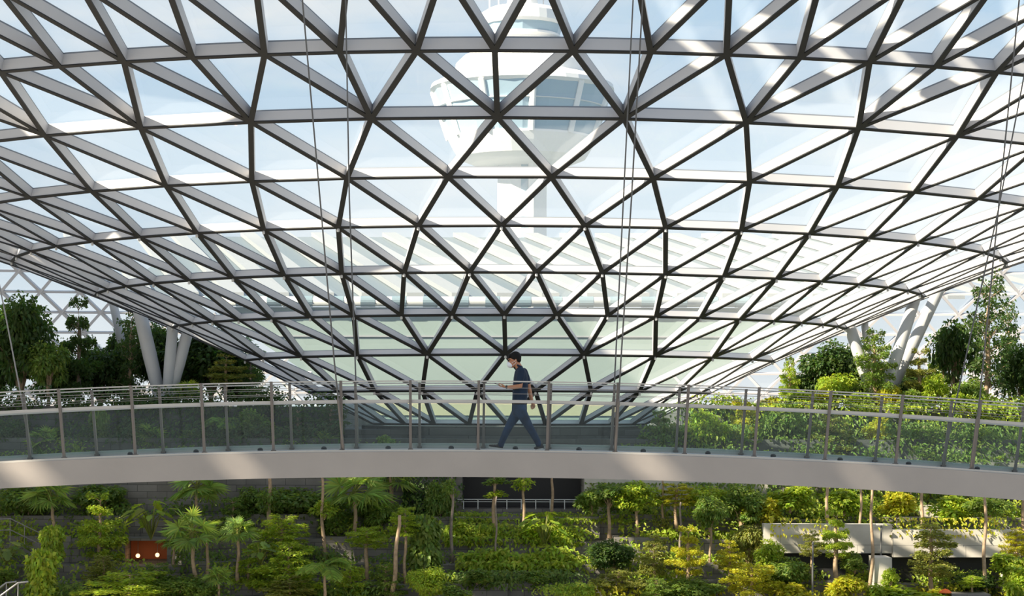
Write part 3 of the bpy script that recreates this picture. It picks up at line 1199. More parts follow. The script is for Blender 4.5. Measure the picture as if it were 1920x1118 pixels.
def m_palm(seed, fronds=17, fan=15):
    r = random.Random(seed)
    mb = MB()
    for k in range(fronds):
        a = 2 * PI * k / fronds * 2.4 + r.uniform(-.3, .3)
        el = -.75 + 2.1 * (k + .5) / fronds + r.uniform(-.1, .1)
        h = Vector((math.cos(a), math.sin(a), 0))
        d = (h * math.cos(el) + UP * math.sin(el)).normalized()
        pl = r.uniform(.36, .52)
        p1 = d * pl + UP * (.05 - .08 * math.cos(el))
        mb.tube([(0, 0, 0), d * (pl * .5) + UP * .04, p1], [.018, .012, .01], 5, 2, False)
        n = (UP * .55 + h * .75 + rv(r) * .45).normalized()
        s = d.cross(n).normalized()
        n = s.cross(d).normalized()
        fd = (d - UP * r.uniform(.0, .5)).normalized()
        R_ = r.uniform(.46, .64)
        for j in range(fan):
            b = (j / (fan - 1) - .5) * 4.3
            ld = (fd * math.cos(b) + s * math.sin(b) + n * .10 * math.cos(b * 2)).normalized()
            L1 = R_ * (1 - .2 * abs(b) / 2)
            leaf(mb, p1, ld, (n + rv(r) * .2).normalized(), L1 * r.uniform(.88, 1.08), .068, .16)
    mb.tube([(0, 0, -.18), (0, 0, .1)], [.075, .05], 7, 2)
    return mb


def m_feather(seed, fronds=12):
    r = random.Random(seed)
    mb = MB()
    for k in range(fronds):
        a = 2 * PI * k / fronds * 1.62 + r.uniform(-.3, .3)
        h = Vector((math.cos(a), math.sin(a), 0))
        s = Vector((-h.y, h.x, 0))
        lift = r.uniform(.45, 1.25)
        pts = [h * (1.0 * t) + UP * (lift * t - .95 * t * t) for t in [i / 7 for i in range(8)]]
        mb.tube(pts, [.02, .018, .015, .013, .011, .009, .007, .004], 5, 2, False)
        for i in range(34):
            t = .14 + .84 * i / 33
            p = h * t + UP * (lift * t - .95 * t * t)
            tg = (h + UP * (lift - 1.9 * t)).normalized()
            for q in (-1, 1):
                leaf(mb, p, tg * .55 + s * q + UP * .18, (UP + rv(r) * .25).normalized(), .36 * math.sin(PI * (.12 + .8 * t)) * r.uniform(.85, 1.1) + .05, .048, .45)
    return mb


def m_big(seed, n=26, lob=True):
    """rosette of large lobed leaves on stalks"""
    r = random.Random(seed)
    mb = MB()
    for k in range(n):
        a = r.uniform(0, 2 * PI)
        h = Vector((math.cos(a), math.sin(a), 0))
        s = Vector((-h.y, h.x, 0))
        ln = r.uniform(.2, .85)
        z = r.uniform(-.3, .95) * (1.15 - ln * .7)
        p = h * ln + UP * z
        mb.tube([(0, 0, -.9), h * ln * .5 + UP * (z * .5 - .1), p], [.022, .016, .012], 5, 2, False)
        d = (h * .9 + UP * r.uniform(-.9, .1)).normalized()
        n_ = s.cross(d).normalized()
        if n_.z < 0:
            n_ = -n_
        L_ = r.uniform(.38, .62)
        b = len(mb.v)
        out = [p]
        K = 9
        prof = []
        for i in range(K):
            t = -.12 + 1.12 * i / (K - 1)
            wd = .40 * math.sin(PI * min(1, (t + .14) / 1.2) ** .8) + .02
            if lob and i % 2 == 0 and 0 < i < K - 1:
                wd *= .66
            prof.append((t, wd))
        for q in (1, -1):
            for t, wd in (prof if q == 1 else prof[::-1]):
                out.append(p + d * (L_ * t) + s * (q * wd * L_) + n_ * (.12 * wd * L_) - UP * (.18 * L_ * max(t, 0) ** 2))
        mb.v += out
        for i in range(1, len(out) - 1):
            mb.f.append((b, b + i, b + i + 1))
            mb.m.append(0)
    return mb


def m_trunk(seed, n=9, bend=.03, rings_=False):
    r = random.Random(seed)
    mb = MB()
    P, q = [], Vector((0, 0, 0))
    for i in range(n + 1):
        t = i / n
        P.append(Vector((q.x, q.y, t)))
        q = q + Vector((r.uniform(-bend, bend), r.uniform(-bend, bend), 0)) * .35
    P[-1].x = P[-1].y = 0
    mb.tube(P, [1.25 if i == 0 else 1.05 - .45 * i / n for i in range(n + 1)], 9)
    # the radius is scaled with the part, so undo the offset scale of the path
    return mb


def trunkmesh(seed, H, rad, bend):
    r = random.Random(seed)
    mb = MB()
    n = 9
    ax, ay = r.uniform(-bend, bend), r.uniform(-bend, bend)
    ph = r.uniform(0, 6)
    P = [Vector((ax * H * math.sin(PI * i / n) + .012 * H * math.sin(ph + i) * (0 < i < n), ay * H * math.sin(PI * i / n), H * i / n)) for i in range(n + 1)]
    mb.tube(P, [rad * (1.35 if i == 0 else 1.08 - .42 * i / n) for i in range(n + 1)], 8)
    return mb


GEN = {'layered': [lambda s=s, nb=nb: m_layered(s, nb) for s, nb in ((11, 30), (12, 38), (13, 24), (14, 34), (15, 28))],
       'flat': [lambda s=s: m_layered(s, 22, 5600, .075, -.55, .75, .45, .06) for s in (21, 22, 23)],
       'sparse': [lambda s=s: m_layered(s, 40, 2700, .085, -.95, .95, .5, .05) for s in (31, 32)],
       'broad': [lambda s=s: m_broad(s) for s in (41, 42, 43)],
       'dense': [lambda s=s: m_broad(s, 6500, .125, 30) for s in (51, 52)],
       'column': [lambda s=s: m_column(s) for s in (61, 62)],
       'palm': [lambda s=s: m_palm(s) for s in (71, 72, 73)],
       'feather': [lambda s=s: m_feather(s) for s in (81, 82)],
       'big': [lambda s=s: m_big(s) for s in (91, 92)],
       'tuft': [lambda s=s: m_broad(s, 380, .26, 8, .62) for s in (97, 98)],
       'bush': [lambda s=s: m_broad(s, 2000, .22, 14, .66) for s in (95, 96)]}
NAME = {'layered': 'layered_tree', 'flat': 'layered_tree', 'sparse': 'slender_tree', 'broad': 'leafy_tree', 'dense': 'dense_tree', 'column': 'climbing_plant',
        'palm': 'fan_palm', 'feather': 'feather_palm', 'big': 'large_leaf_plant', 'bush': 'leafy_shrub'}
CAT = {'layered': 'tree', 'flat': 'tree', 'sparse': 'tree', 'broad': 'tree', 'dense': 'tree', 'column': 'climbing plant', 'palm': 'palm', 'feather': 'palm', 'big': 'plant', 'bush': 'shrub'}
CROWN = {'palm': 'crown', 'feather': 'crown', 'big': 'foliage', 'bush': 'foliage', 'column': 'foliage'}
CACHE = {}


def crownmesh(kind, var, lf):
    g = GEN[kind]
    var %= len(g)
    base = CACHE.get((kind, var))
    if base is None:
        base = CACHE[(kind, var)] = g[var]().mesh(kind, ['leaf_mid', 'bark', 'leaf_olive'])
    k = (kind, var, lf)
    if k not in CACHE:
        m_ = base.copy()
        m_.materials[0] = M['leaf_' + lf]
        CACHE[k] = m_
    return CACHE[k]


NPL = [0]


def plant(kind, label, px, tier, top, bot, wpx, lf='mid', y=None, tw=6, base=None, lean=0, bark='bark'):
    """tier: ledge it grows on; top, bot, wpx: where its crown shows; tw: trunk thickness there"""
    NPL[0] += 1
    k = NPL[0]
    if tier is None:
        z0 = ZF
    else:
        ty, z0 = TIER[tier]
        y = y if y is not None else ty + .85
    zt, zb_ = (HOR - top) / F * y, (HOR - bot) / F * y
    zc, hh = (zt + zb_) / 2, (zt - zb_) / 2
    wv = wpx / F * y / 2
    if kind in ('dense', 'broad'):
        wv, hh = wv * 1.13, hh * 1.13
    if base is not None:
        z0 = base
    o = thing(NAME[kind], label, CAT[kind], (pxx(px, y), y, z0))
    o.rotation_euler = (0, 0, 0)
    lx = lean / F * y
    if kind in ('palm', 'feather'):
        hz = max(hh / .95, wv * .8)
        cz = zc - z0 - .1 * hh
        sc_ = (wv / .98, wv / .98, hz)
    elif kind == 'big':
        cz = zc - z0
        sc_ = (wv / .95, wv / .95, hh / .95)
    else:
        cz = zc - z0
        sc_ = (wv, wv, hh)
    if kind in ('layered', 'flat', 'sparse', 'broad', 'dense', 'palm', 'feather') and cz > .15:
        H = cz + (hh * .5 if kind in ('layered', 'flat', 'sparse') else 0)
        tm = trunkmesh(k, H, tw / 2 / F * y, .02).mesh('trunk', bark, True)
        t = place_part('trunk', tm, o)
        if lx:
            t.rotation_euler = (0, math.atan2(lx, H), 0)
    place_part(CROWN.get(kind, 'crown'), crownmesh(kind, k, lf), o, (lx, 0, cz), sc_, (k * 2.399) % 6.28)
    return o


def stem(label, px, tier, top, tw=6, y=None, bark='bark', lean=0, tufts=()):
    """tall bare stem that runs up out of sight behind the bridge, with a few leaf tufts"""
    NPL[0] += 1
    k = NPL[0]
    ty, z0 = TIER[tier]
    y = y or ty + .6
    H = (HOR - top) / F * y - z0
    o = thing('slim_tree', label, 'tree', (pxx(px, y), y, z0))
    t = place_part('trunk', trunkmesh(k, H, tw / 2 / F * y, .012).mesh('trunk', bark, True), o)
    if lean:
        t.rotation_euler = (0, math.atan2(lean / F * y, H), 0)
    for (tp_, bt, w_, lf) in tufts:
        zt, zb_ = (HOR - tp_) / F * y - z0, (HOR - bt) / F * y - z0
        wv = w_ / F * y / 2
        place_part('foliage', crownmesh('tuft', k, lf), o, (0, 0, (zt + zb_) / 2), (wv, wv, (zt - zb_) / 2), k)
    return o


def bed(name, label, tier, x0, x1, lf, n_per, hh, L_, over=.15, seed=1, z=None, y=None, dep=1.0, cat='planting', gaps=()):
    """loose low planting nobody could count, along a ledge and over its lip"""
    r = random.Random(seed)
    ty, tz_ = TIER[tier]
    ty = y if y is not None else ty
    tz_ = z if z is not None else tz_
    xa, xb = pxx(x0, ty), pxx(x1, ty)
    mb = MB()
    cl = [(r.uniform(xa, xb), r.uniform(.5, 1.25)) for _ in range(max(3, int((xb - xa) * 1.1)))]
    for i in range(int((xb - xa) * n_per)):
        c, s = r.choice(cl)
        x = min(xb, max(xa, c + r.gauss(0, .55)))
        if any(pxx(g0, ty) < x < pxx(g1, ty) for g0, g1 in gaps):
            continue
        yy = r.uniform(-over, dep)
        h = hh * s * r.uniform(.1, 1) * (1 - .4 * max(0, .2 - yy))
        if yy < 0:
            h = r.uniform(-.35, .25) * hh
        p = Vector((x, ty + yy, tz_ + h))
        d = Vector((r.uniform(-.8, .8), -r.uniform(.1, 1), r.uniform(-.7, .45)))
        leaf(mb, p, d, Vector((r.uniform(-.4, .4), -.5, .8)).normalized(), L_ * r.uniform(.6, 1.3), L_ * .55, .3)
    o = mb.build(name, 'leaf_' + lf, kind='stuff')
    return tag(o, label, cat)


def creeper(label, x0, x1, y0, y1, dep, lf, n, L_, seed):
    """hanging creeper spread over a wall face"""
    r = random.Random(seed)
    mb = MB()
    cl = [(r.uniform(x0, x1), r.uniform(y0, y1), r.uniform(12, 34)) for _ in range(max(4, int((x1 - x0) * (y1 - y0) / 900)))]
    for i in range(n):
        cx, cy_, s = r.choice(cl)
        px, py = min(x1, max(x0, cx + r.gauss(0, s))), min(y1, max(y0, cy_ + r.gauss(0, s * .8)))
        d_ = dep - r.uniform(.02, .5)
        p = Vector((pxx(px, d_), d_, (HOR - py) / F * d_))
        d = Vector((r.uniform(-.8, .8), -.5, r.uniform(-1, .3)))
        leaf(mb, p, d, Vector((r.uniform(-.4, .4), -.7, .6)).normalized(), L_ * r.uniform(.6, 1.3), L_ * .6, .3)
    return tag(mb.build('creeper_foliage', 'leaf_' + lf, kind='stuff'), label, 'climbing plants')


P = plant
# --- upper garden on the shaded side
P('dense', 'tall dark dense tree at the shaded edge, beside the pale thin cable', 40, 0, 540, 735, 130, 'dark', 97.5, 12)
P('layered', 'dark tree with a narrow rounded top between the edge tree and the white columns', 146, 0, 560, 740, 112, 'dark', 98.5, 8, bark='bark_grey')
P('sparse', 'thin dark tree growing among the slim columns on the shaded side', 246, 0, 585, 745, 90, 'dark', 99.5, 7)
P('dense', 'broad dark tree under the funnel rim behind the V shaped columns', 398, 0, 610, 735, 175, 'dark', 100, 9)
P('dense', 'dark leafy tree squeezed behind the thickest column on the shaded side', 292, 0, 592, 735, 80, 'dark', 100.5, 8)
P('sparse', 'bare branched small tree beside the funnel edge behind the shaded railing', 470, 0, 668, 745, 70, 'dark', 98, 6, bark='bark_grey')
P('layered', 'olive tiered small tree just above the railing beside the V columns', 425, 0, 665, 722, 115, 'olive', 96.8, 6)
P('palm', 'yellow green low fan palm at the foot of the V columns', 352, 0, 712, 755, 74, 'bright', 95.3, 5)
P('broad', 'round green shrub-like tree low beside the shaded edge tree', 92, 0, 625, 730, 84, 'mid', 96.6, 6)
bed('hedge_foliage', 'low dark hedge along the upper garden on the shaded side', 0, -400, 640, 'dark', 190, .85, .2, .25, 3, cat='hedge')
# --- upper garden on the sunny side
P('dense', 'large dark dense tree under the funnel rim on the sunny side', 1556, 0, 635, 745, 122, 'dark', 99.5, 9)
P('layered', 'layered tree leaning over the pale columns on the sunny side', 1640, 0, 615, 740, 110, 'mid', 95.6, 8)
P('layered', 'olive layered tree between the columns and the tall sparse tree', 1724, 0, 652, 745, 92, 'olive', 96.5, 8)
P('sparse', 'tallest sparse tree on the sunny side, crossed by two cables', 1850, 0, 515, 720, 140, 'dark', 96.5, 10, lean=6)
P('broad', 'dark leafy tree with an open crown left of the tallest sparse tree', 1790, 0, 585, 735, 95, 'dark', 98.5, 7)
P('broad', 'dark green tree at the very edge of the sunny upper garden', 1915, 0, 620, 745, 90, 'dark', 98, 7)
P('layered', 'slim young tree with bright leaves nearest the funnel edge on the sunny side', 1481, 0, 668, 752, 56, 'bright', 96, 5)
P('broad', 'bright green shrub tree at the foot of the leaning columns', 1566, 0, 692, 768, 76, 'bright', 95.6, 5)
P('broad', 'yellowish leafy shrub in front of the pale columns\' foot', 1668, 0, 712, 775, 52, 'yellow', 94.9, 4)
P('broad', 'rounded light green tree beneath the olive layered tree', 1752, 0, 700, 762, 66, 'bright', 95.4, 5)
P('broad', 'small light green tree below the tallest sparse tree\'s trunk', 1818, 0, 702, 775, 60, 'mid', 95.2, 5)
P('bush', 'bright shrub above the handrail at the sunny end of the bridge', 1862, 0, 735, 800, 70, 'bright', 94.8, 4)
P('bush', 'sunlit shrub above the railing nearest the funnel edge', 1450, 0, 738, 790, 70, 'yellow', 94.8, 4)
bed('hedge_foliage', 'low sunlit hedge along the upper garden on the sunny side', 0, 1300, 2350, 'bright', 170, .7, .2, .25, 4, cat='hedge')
# --- seen through the bridge glass, shaded side
T1 = dict(y=92.4)
P('palm', 'drooping fan palm behind the bridge glass at the shaded end', 88, 1, 800, 860, 110, 'palm', 92.0, 5)
P('column', 'leafy yellow green climber behind the shaded bridge glass', 188, 1, 770, 850, 40, 'mid', 92.2)
P('palm', 'bright fan palm behind the glass below the V columns', 362, 1, 798, 846, 62, 'palm', 92.2, 5)
P('feather', 'small palm behind the glass just beyond the fan palm below the V columns', 420, 1, 770, 820, 82, 'palm', 92.6, 5)
P('palm', 'low fan palm behind the bridge glass near the dark funnel foot', 612, 1, 808, 850, 70, 'palm', 92.0, 4)
P('layered', 'dark tiered tree behind the glass where the funnel rim meets the bridge', 622, 1, 752, 815, 92, 'dark', 93, 6)
P('bush', 'small fan shaped plant against the dark funnel foot wall', 728, 1, 815, 846, 44, 'palm', 91.2)
P('broad', 'dark shrub tree behind the glass at the far shaded end', 10, 1, 775, 850, 90, 'dark', 92.6, 5)
P('broad', 'dark leafy shrub behind the glass beside the yellow green climber', 250, 1, 785, 850, 84, 'dark', 92.8, 5)
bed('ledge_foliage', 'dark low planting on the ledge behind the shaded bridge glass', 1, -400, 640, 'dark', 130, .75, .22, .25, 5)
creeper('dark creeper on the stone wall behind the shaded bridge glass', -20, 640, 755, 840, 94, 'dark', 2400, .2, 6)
# --- seen through the bridge glass, sunny side
for a in (('layered', 'sunlit layered tree behind the glass nearest the funnel foot', 1236, 1, 770, 838, 84, 'mid', 92.3, 5),
          ('broad', 'bright leafy tree behind the glass next to the funnel foot one', 1322, 1, 752, 850, 92, 'bright', 92.0, 6),
          ('layered', 'yellow green layered tree behind the middle of the sunny glass', 1392, 1, 748, 852, 86, 'yellow', 92.5, 6),
          ('broad', 'dark green rounded tree behind the sunny glass below the slim young tree', 1462, 1, 755, 850, 84, 'mid', 92.2, 6),
          ('layered', 'wide layered tree behind the glass below the large dark tree', 1560, 1, 775, 852, 118, 'olive', 91.9, 6),
          ('broad', 'tree with mixed yellow leaves behind the glass below the columns', 1650, 1, 782, 860, 70, 'yellow', 92.3, 5),
          ('layered', 'broad layered tree behind the glass below the olive layered tree', 1732, 1, 790, 864, 110, 'mid', 92.0, 6),
          ('layered', 'layered tree behind the glass at the sunny end, below the tallest tree', 1842, 1, 800, 870, 96, 'bright', 92.2, 6),
          ('bush', 'round shrub behind the glass at the very sunny end', 1906, 1, 815, 875, 60, 'mid', 91.9)):
    P(*a)
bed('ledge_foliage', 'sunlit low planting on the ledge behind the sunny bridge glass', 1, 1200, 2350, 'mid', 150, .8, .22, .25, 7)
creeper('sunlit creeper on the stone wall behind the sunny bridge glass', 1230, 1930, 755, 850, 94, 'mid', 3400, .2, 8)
creeper('light green creeper patches on the wall below the sunny hedge', 1300, 1930, 760, 850, 93.8, 'bright', 1600, .2, 9)
# --- lower garden, shaded side
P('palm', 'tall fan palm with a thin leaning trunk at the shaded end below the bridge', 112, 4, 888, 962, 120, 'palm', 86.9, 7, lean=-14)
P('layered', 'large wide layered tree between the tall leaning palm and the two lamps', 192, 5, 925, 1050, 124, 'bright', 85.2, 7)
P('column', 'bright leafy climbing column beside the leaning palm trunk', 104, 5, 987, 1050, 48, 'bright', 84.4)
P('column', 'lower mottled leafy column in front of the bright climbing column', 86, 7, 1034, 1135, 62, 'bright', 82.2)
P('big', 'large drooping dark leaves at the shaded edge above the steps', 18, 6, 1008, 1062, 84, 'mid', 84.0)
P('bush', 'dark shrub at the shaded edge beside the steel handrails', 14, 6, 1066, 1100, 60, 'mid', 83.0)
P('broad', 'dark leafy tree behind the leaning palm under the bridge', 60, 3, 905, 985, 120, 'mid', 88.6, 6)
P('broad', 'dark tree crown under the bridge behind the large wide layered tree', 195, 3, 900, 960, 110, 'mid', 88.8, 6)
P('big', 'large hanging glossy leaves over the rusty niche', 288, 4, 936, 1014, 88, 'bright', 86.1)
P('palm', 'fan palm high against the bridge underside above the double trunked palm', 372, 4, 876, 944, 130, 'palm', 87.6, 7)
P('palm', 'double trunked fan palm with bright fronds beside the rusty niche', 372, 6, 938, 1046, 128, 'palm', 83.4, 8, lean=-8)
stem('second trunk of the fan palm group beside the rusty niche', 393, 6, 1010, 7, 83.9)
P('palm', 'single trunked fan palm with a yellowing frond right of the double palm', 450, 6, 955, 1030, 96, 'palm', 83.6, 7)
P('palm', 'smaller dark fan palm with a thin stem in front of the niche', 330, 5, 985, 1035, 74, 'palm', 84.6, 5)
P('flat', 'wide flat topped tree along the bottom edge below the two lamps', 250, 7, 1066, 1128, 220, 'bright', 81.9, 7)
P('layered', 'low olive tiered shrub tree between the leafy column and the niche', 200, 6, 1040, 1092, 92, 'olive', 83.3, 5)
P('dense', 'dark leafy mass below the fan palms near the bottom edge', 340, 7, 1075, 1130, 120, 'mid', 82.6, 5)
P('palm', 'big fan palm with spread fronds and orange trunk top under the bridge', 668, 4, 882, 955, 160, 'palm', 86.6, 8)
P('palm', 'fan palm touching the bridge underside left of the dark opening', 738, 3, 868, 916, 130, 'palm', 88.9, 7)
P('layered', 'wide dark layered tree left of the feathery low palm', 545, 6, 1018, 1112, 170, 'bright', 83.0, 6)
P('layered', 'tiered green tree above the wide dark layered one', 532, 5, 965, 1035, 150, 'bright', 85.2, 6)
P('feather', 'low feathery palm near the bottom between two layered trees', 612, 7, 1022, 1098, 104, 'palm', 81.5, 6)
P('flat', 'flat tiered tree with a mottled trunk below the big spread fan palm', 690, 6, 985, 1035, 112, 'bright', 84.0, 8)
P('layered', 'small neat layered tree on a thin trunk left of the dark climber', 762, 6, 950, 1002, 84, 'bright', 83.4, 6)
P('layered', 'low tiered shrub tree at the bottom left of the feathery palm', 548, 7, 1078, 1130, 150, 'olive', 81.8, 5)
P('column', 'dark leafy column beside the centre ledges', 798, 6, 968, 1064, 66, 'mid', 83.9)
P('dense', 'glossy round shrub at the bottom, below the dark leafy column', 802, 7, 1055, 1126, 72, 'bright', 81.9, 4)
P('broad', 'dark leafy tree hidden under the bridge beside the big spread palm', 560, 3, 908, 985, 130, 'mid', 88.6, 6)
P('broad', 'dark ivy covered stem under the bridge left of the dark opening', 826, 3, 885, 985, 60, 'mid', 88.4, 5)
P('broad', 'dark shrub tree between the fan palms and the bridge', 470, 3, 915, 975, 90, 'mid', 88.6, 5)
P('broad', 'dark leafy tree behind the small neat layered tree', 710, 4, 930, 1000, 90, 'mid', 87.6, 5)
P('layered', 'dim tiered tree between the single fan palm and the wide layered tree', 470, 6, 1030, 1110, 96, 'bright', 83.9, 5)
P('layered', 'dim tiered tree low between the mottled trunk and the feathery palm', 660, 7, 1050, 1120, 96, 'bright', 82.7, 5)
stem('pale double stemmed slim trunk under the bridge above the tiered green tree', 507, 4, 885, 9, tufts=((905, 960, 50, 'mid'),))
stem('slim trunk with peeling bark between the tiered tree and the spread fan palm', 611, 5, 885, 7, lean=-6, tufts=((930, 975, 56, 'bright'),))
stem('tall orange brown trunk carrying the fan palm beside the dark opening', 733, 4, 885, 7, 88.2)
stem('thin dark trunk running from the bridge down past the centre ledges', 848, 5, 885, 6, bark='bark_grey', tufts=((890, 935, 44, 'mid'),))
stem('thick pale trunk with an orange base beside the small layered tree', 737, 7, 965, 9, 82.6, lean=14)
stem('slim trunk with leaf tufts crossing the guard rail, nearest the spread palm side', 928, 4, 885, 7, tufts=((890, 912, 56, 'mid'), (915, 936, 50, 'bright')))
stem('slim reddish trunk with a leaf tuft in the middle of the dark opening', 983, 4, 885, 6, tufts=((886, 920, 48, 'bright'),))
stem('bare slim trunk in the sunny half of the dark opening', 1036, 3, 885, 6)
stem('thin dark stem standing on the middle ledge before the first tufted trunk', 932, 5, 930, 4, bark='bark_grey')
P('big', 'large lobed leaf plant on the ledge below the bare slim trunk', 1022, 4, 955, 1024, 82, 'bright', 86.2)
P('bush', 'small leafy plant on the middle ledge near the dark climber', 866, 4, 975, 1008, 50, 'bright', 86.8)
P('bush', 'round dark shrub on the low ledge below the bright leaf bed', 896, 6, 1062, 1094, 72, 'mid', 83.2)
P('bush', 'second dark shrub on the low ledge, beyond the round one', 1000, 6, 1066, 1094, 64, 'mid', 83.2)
# centre ledges
bed('ledge_foliage', 'grassy strip of leaves below the guard rail', 3, 850, 1180, 'bright', 330, .3, .17, .35, 11, z=-4.75, y=87.9)
bed('ledge_foliage', 'green leafy strip on the ledge under the grassy strip', 4, 840, 1160, 'bright', 430, .62, .2, .3, 12)
bed('ledge_foliage', 'bright bed of broad leaves across the centre ledge', 5, 862, 1120, 'bright', 460, .68, .26, .35, 13)
bed('ledge_foliage', 'dark low strip under the bright bed of broad leaves', 6, 840, 1130, 'mid', 300, .5, .18, .2, 14)
bed('ledge_foliage', 'lowest narrow green strip above the bottom stone wall', 7, 885, 1110, 'bright', 300, .32, .16, .25, 15, z=-7.45, y=81.9)
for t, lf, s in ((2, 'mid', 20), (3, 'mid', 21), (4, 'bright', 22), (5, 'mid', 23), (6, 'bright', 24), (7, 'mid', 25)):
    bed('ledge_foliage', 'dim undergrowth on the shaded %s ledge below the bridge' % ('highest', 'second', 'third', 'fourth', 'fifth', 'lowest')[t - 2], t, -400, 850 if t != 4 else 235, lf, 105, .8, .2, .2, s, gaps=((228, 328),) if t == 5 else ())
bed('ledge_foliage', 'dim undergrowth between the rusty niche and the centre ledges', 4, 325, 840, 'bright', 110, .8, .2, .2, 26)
# --- lower garden, sunny side
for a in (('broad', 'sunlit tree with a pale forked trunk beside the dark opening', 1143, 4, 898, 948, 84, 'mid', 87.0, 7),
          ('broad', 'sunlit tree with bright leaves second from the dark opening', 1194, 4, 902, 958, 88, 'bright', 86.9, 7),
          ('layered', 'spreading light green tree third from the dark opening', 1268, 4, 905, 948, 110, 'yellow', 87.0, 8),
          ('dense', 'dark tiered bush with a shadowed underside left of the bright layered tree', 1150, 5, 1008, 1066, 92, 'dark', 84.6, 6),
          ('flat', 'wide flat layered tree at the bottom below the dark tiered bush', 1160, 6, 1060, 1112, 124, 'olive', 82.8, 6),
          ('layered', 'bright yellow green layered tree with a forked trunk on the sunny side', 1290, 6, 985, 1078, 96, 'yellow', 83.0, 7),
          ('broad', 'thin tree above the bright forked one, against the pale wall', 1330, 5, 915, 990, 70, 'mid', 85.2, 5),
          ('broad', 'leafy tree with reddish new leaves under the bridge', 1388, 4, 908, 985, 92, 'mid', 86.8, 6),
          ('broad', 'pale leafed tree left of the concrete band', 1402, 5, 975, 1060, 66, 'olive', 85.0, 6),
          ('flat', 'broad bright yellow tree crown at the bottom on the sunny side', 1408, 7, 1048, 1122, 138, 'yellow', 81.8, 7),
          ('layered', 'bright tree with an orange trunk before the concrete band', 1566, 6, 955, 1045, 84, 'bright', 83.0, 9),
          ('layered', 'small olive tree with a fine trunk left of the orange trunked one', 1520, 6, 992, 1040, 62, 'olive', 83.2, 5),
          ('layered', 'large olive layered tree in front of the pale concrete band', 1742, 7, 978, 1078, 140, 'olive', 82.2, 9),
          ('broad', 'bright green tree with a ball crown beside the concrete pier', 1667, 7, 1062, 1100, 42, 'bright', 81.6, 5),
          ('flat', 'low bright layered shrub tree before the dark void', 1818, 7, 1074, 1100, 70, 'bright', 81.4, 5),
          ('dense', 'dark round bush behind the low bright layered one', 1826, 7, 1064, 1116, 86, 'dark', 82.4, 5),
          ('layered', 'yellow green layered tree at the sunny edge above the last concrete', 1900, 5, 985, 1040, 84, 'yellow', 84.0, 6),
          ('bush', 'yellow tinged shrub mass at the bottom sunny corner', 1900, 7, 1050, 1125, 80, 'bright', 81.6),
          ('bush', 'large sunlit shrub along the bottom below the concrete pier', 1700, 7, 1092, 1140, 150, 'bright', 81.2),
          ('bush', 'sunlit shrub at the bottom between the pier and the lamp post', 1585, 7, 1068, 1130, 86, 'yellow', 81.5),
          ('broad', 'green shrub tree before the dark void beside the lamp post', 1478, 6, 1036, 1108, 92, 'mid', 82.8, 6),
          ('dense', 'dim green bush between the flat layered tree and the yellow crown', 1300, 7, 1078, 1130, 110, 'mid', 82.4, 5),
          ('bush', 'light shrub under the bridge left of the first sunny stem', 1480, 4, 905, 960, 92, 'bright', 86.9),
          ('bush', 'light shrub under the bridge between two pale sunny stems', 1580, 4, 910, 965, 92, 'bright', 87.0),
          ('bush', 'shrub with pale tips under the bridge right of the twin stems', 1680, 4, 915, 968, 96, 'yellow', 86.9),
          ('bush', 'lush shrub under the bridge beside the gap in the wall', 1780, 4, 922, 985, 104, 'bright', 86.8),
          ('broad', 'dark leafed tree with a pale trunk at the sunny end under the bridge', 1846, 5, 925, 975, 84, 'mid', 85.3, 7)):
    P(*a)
for a in (('pale sunlit stem farthest toward the dark opening, over the concrete band', 1548, 5, 905, 8, 84.95), ('pale stem of the twin pair farther from the pier', 1608, 5, 905, 6, 84.95),
          ('long pale leaning stem running down to the concrete pier', 1627, 7, 905, 7, 81.9), ('pale sunlit stem against the light wall panels', 1724, 5, 915, 8, 84.96),
          ('pale stem in front of the concrete band near the sunny edge', 1840, 7, 930, 8, 82.1), ('orange lit stem at the very sunny edge under the bridge', 1912, 5, 925, 8, 85.2)):
    stem(a[0], *a[1:5], y=a[5], lean=7 if a[1] == 1627 else 3)
stem('thin stem with sparse tufts in front of the pale wall under the bridge', 1242, 4, 900, 5, tufts=((960, 990, 40, 'olive'),))
stem('thin grey stem below the spreading light green tree', 1276, 5, 940, 5, bark='bark_grey')
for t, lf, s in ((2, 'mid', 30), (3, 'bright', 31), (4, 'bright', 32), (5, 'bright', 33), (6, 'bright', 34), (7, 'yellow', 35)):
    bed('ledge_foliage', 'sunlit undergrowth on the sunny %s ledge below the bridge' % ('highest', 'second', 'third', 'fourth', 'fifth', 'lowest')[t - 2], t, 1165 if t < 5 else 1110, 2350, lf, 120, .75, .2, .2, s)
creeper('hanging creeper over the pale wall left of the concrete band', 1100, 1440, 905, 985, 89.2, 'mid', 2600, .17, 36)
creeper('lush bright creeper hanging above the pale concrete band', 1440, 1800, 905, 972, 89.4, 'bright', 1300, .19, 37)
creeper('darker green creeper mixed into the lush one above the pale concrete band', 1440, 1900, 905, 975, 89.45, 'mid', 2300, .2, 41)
creeper('yellow tipped creeper strands over the top lip of the pale concrete band', 1445, 1880, 968, 1000, 84.3, 'yellow', 500, .16, 42)
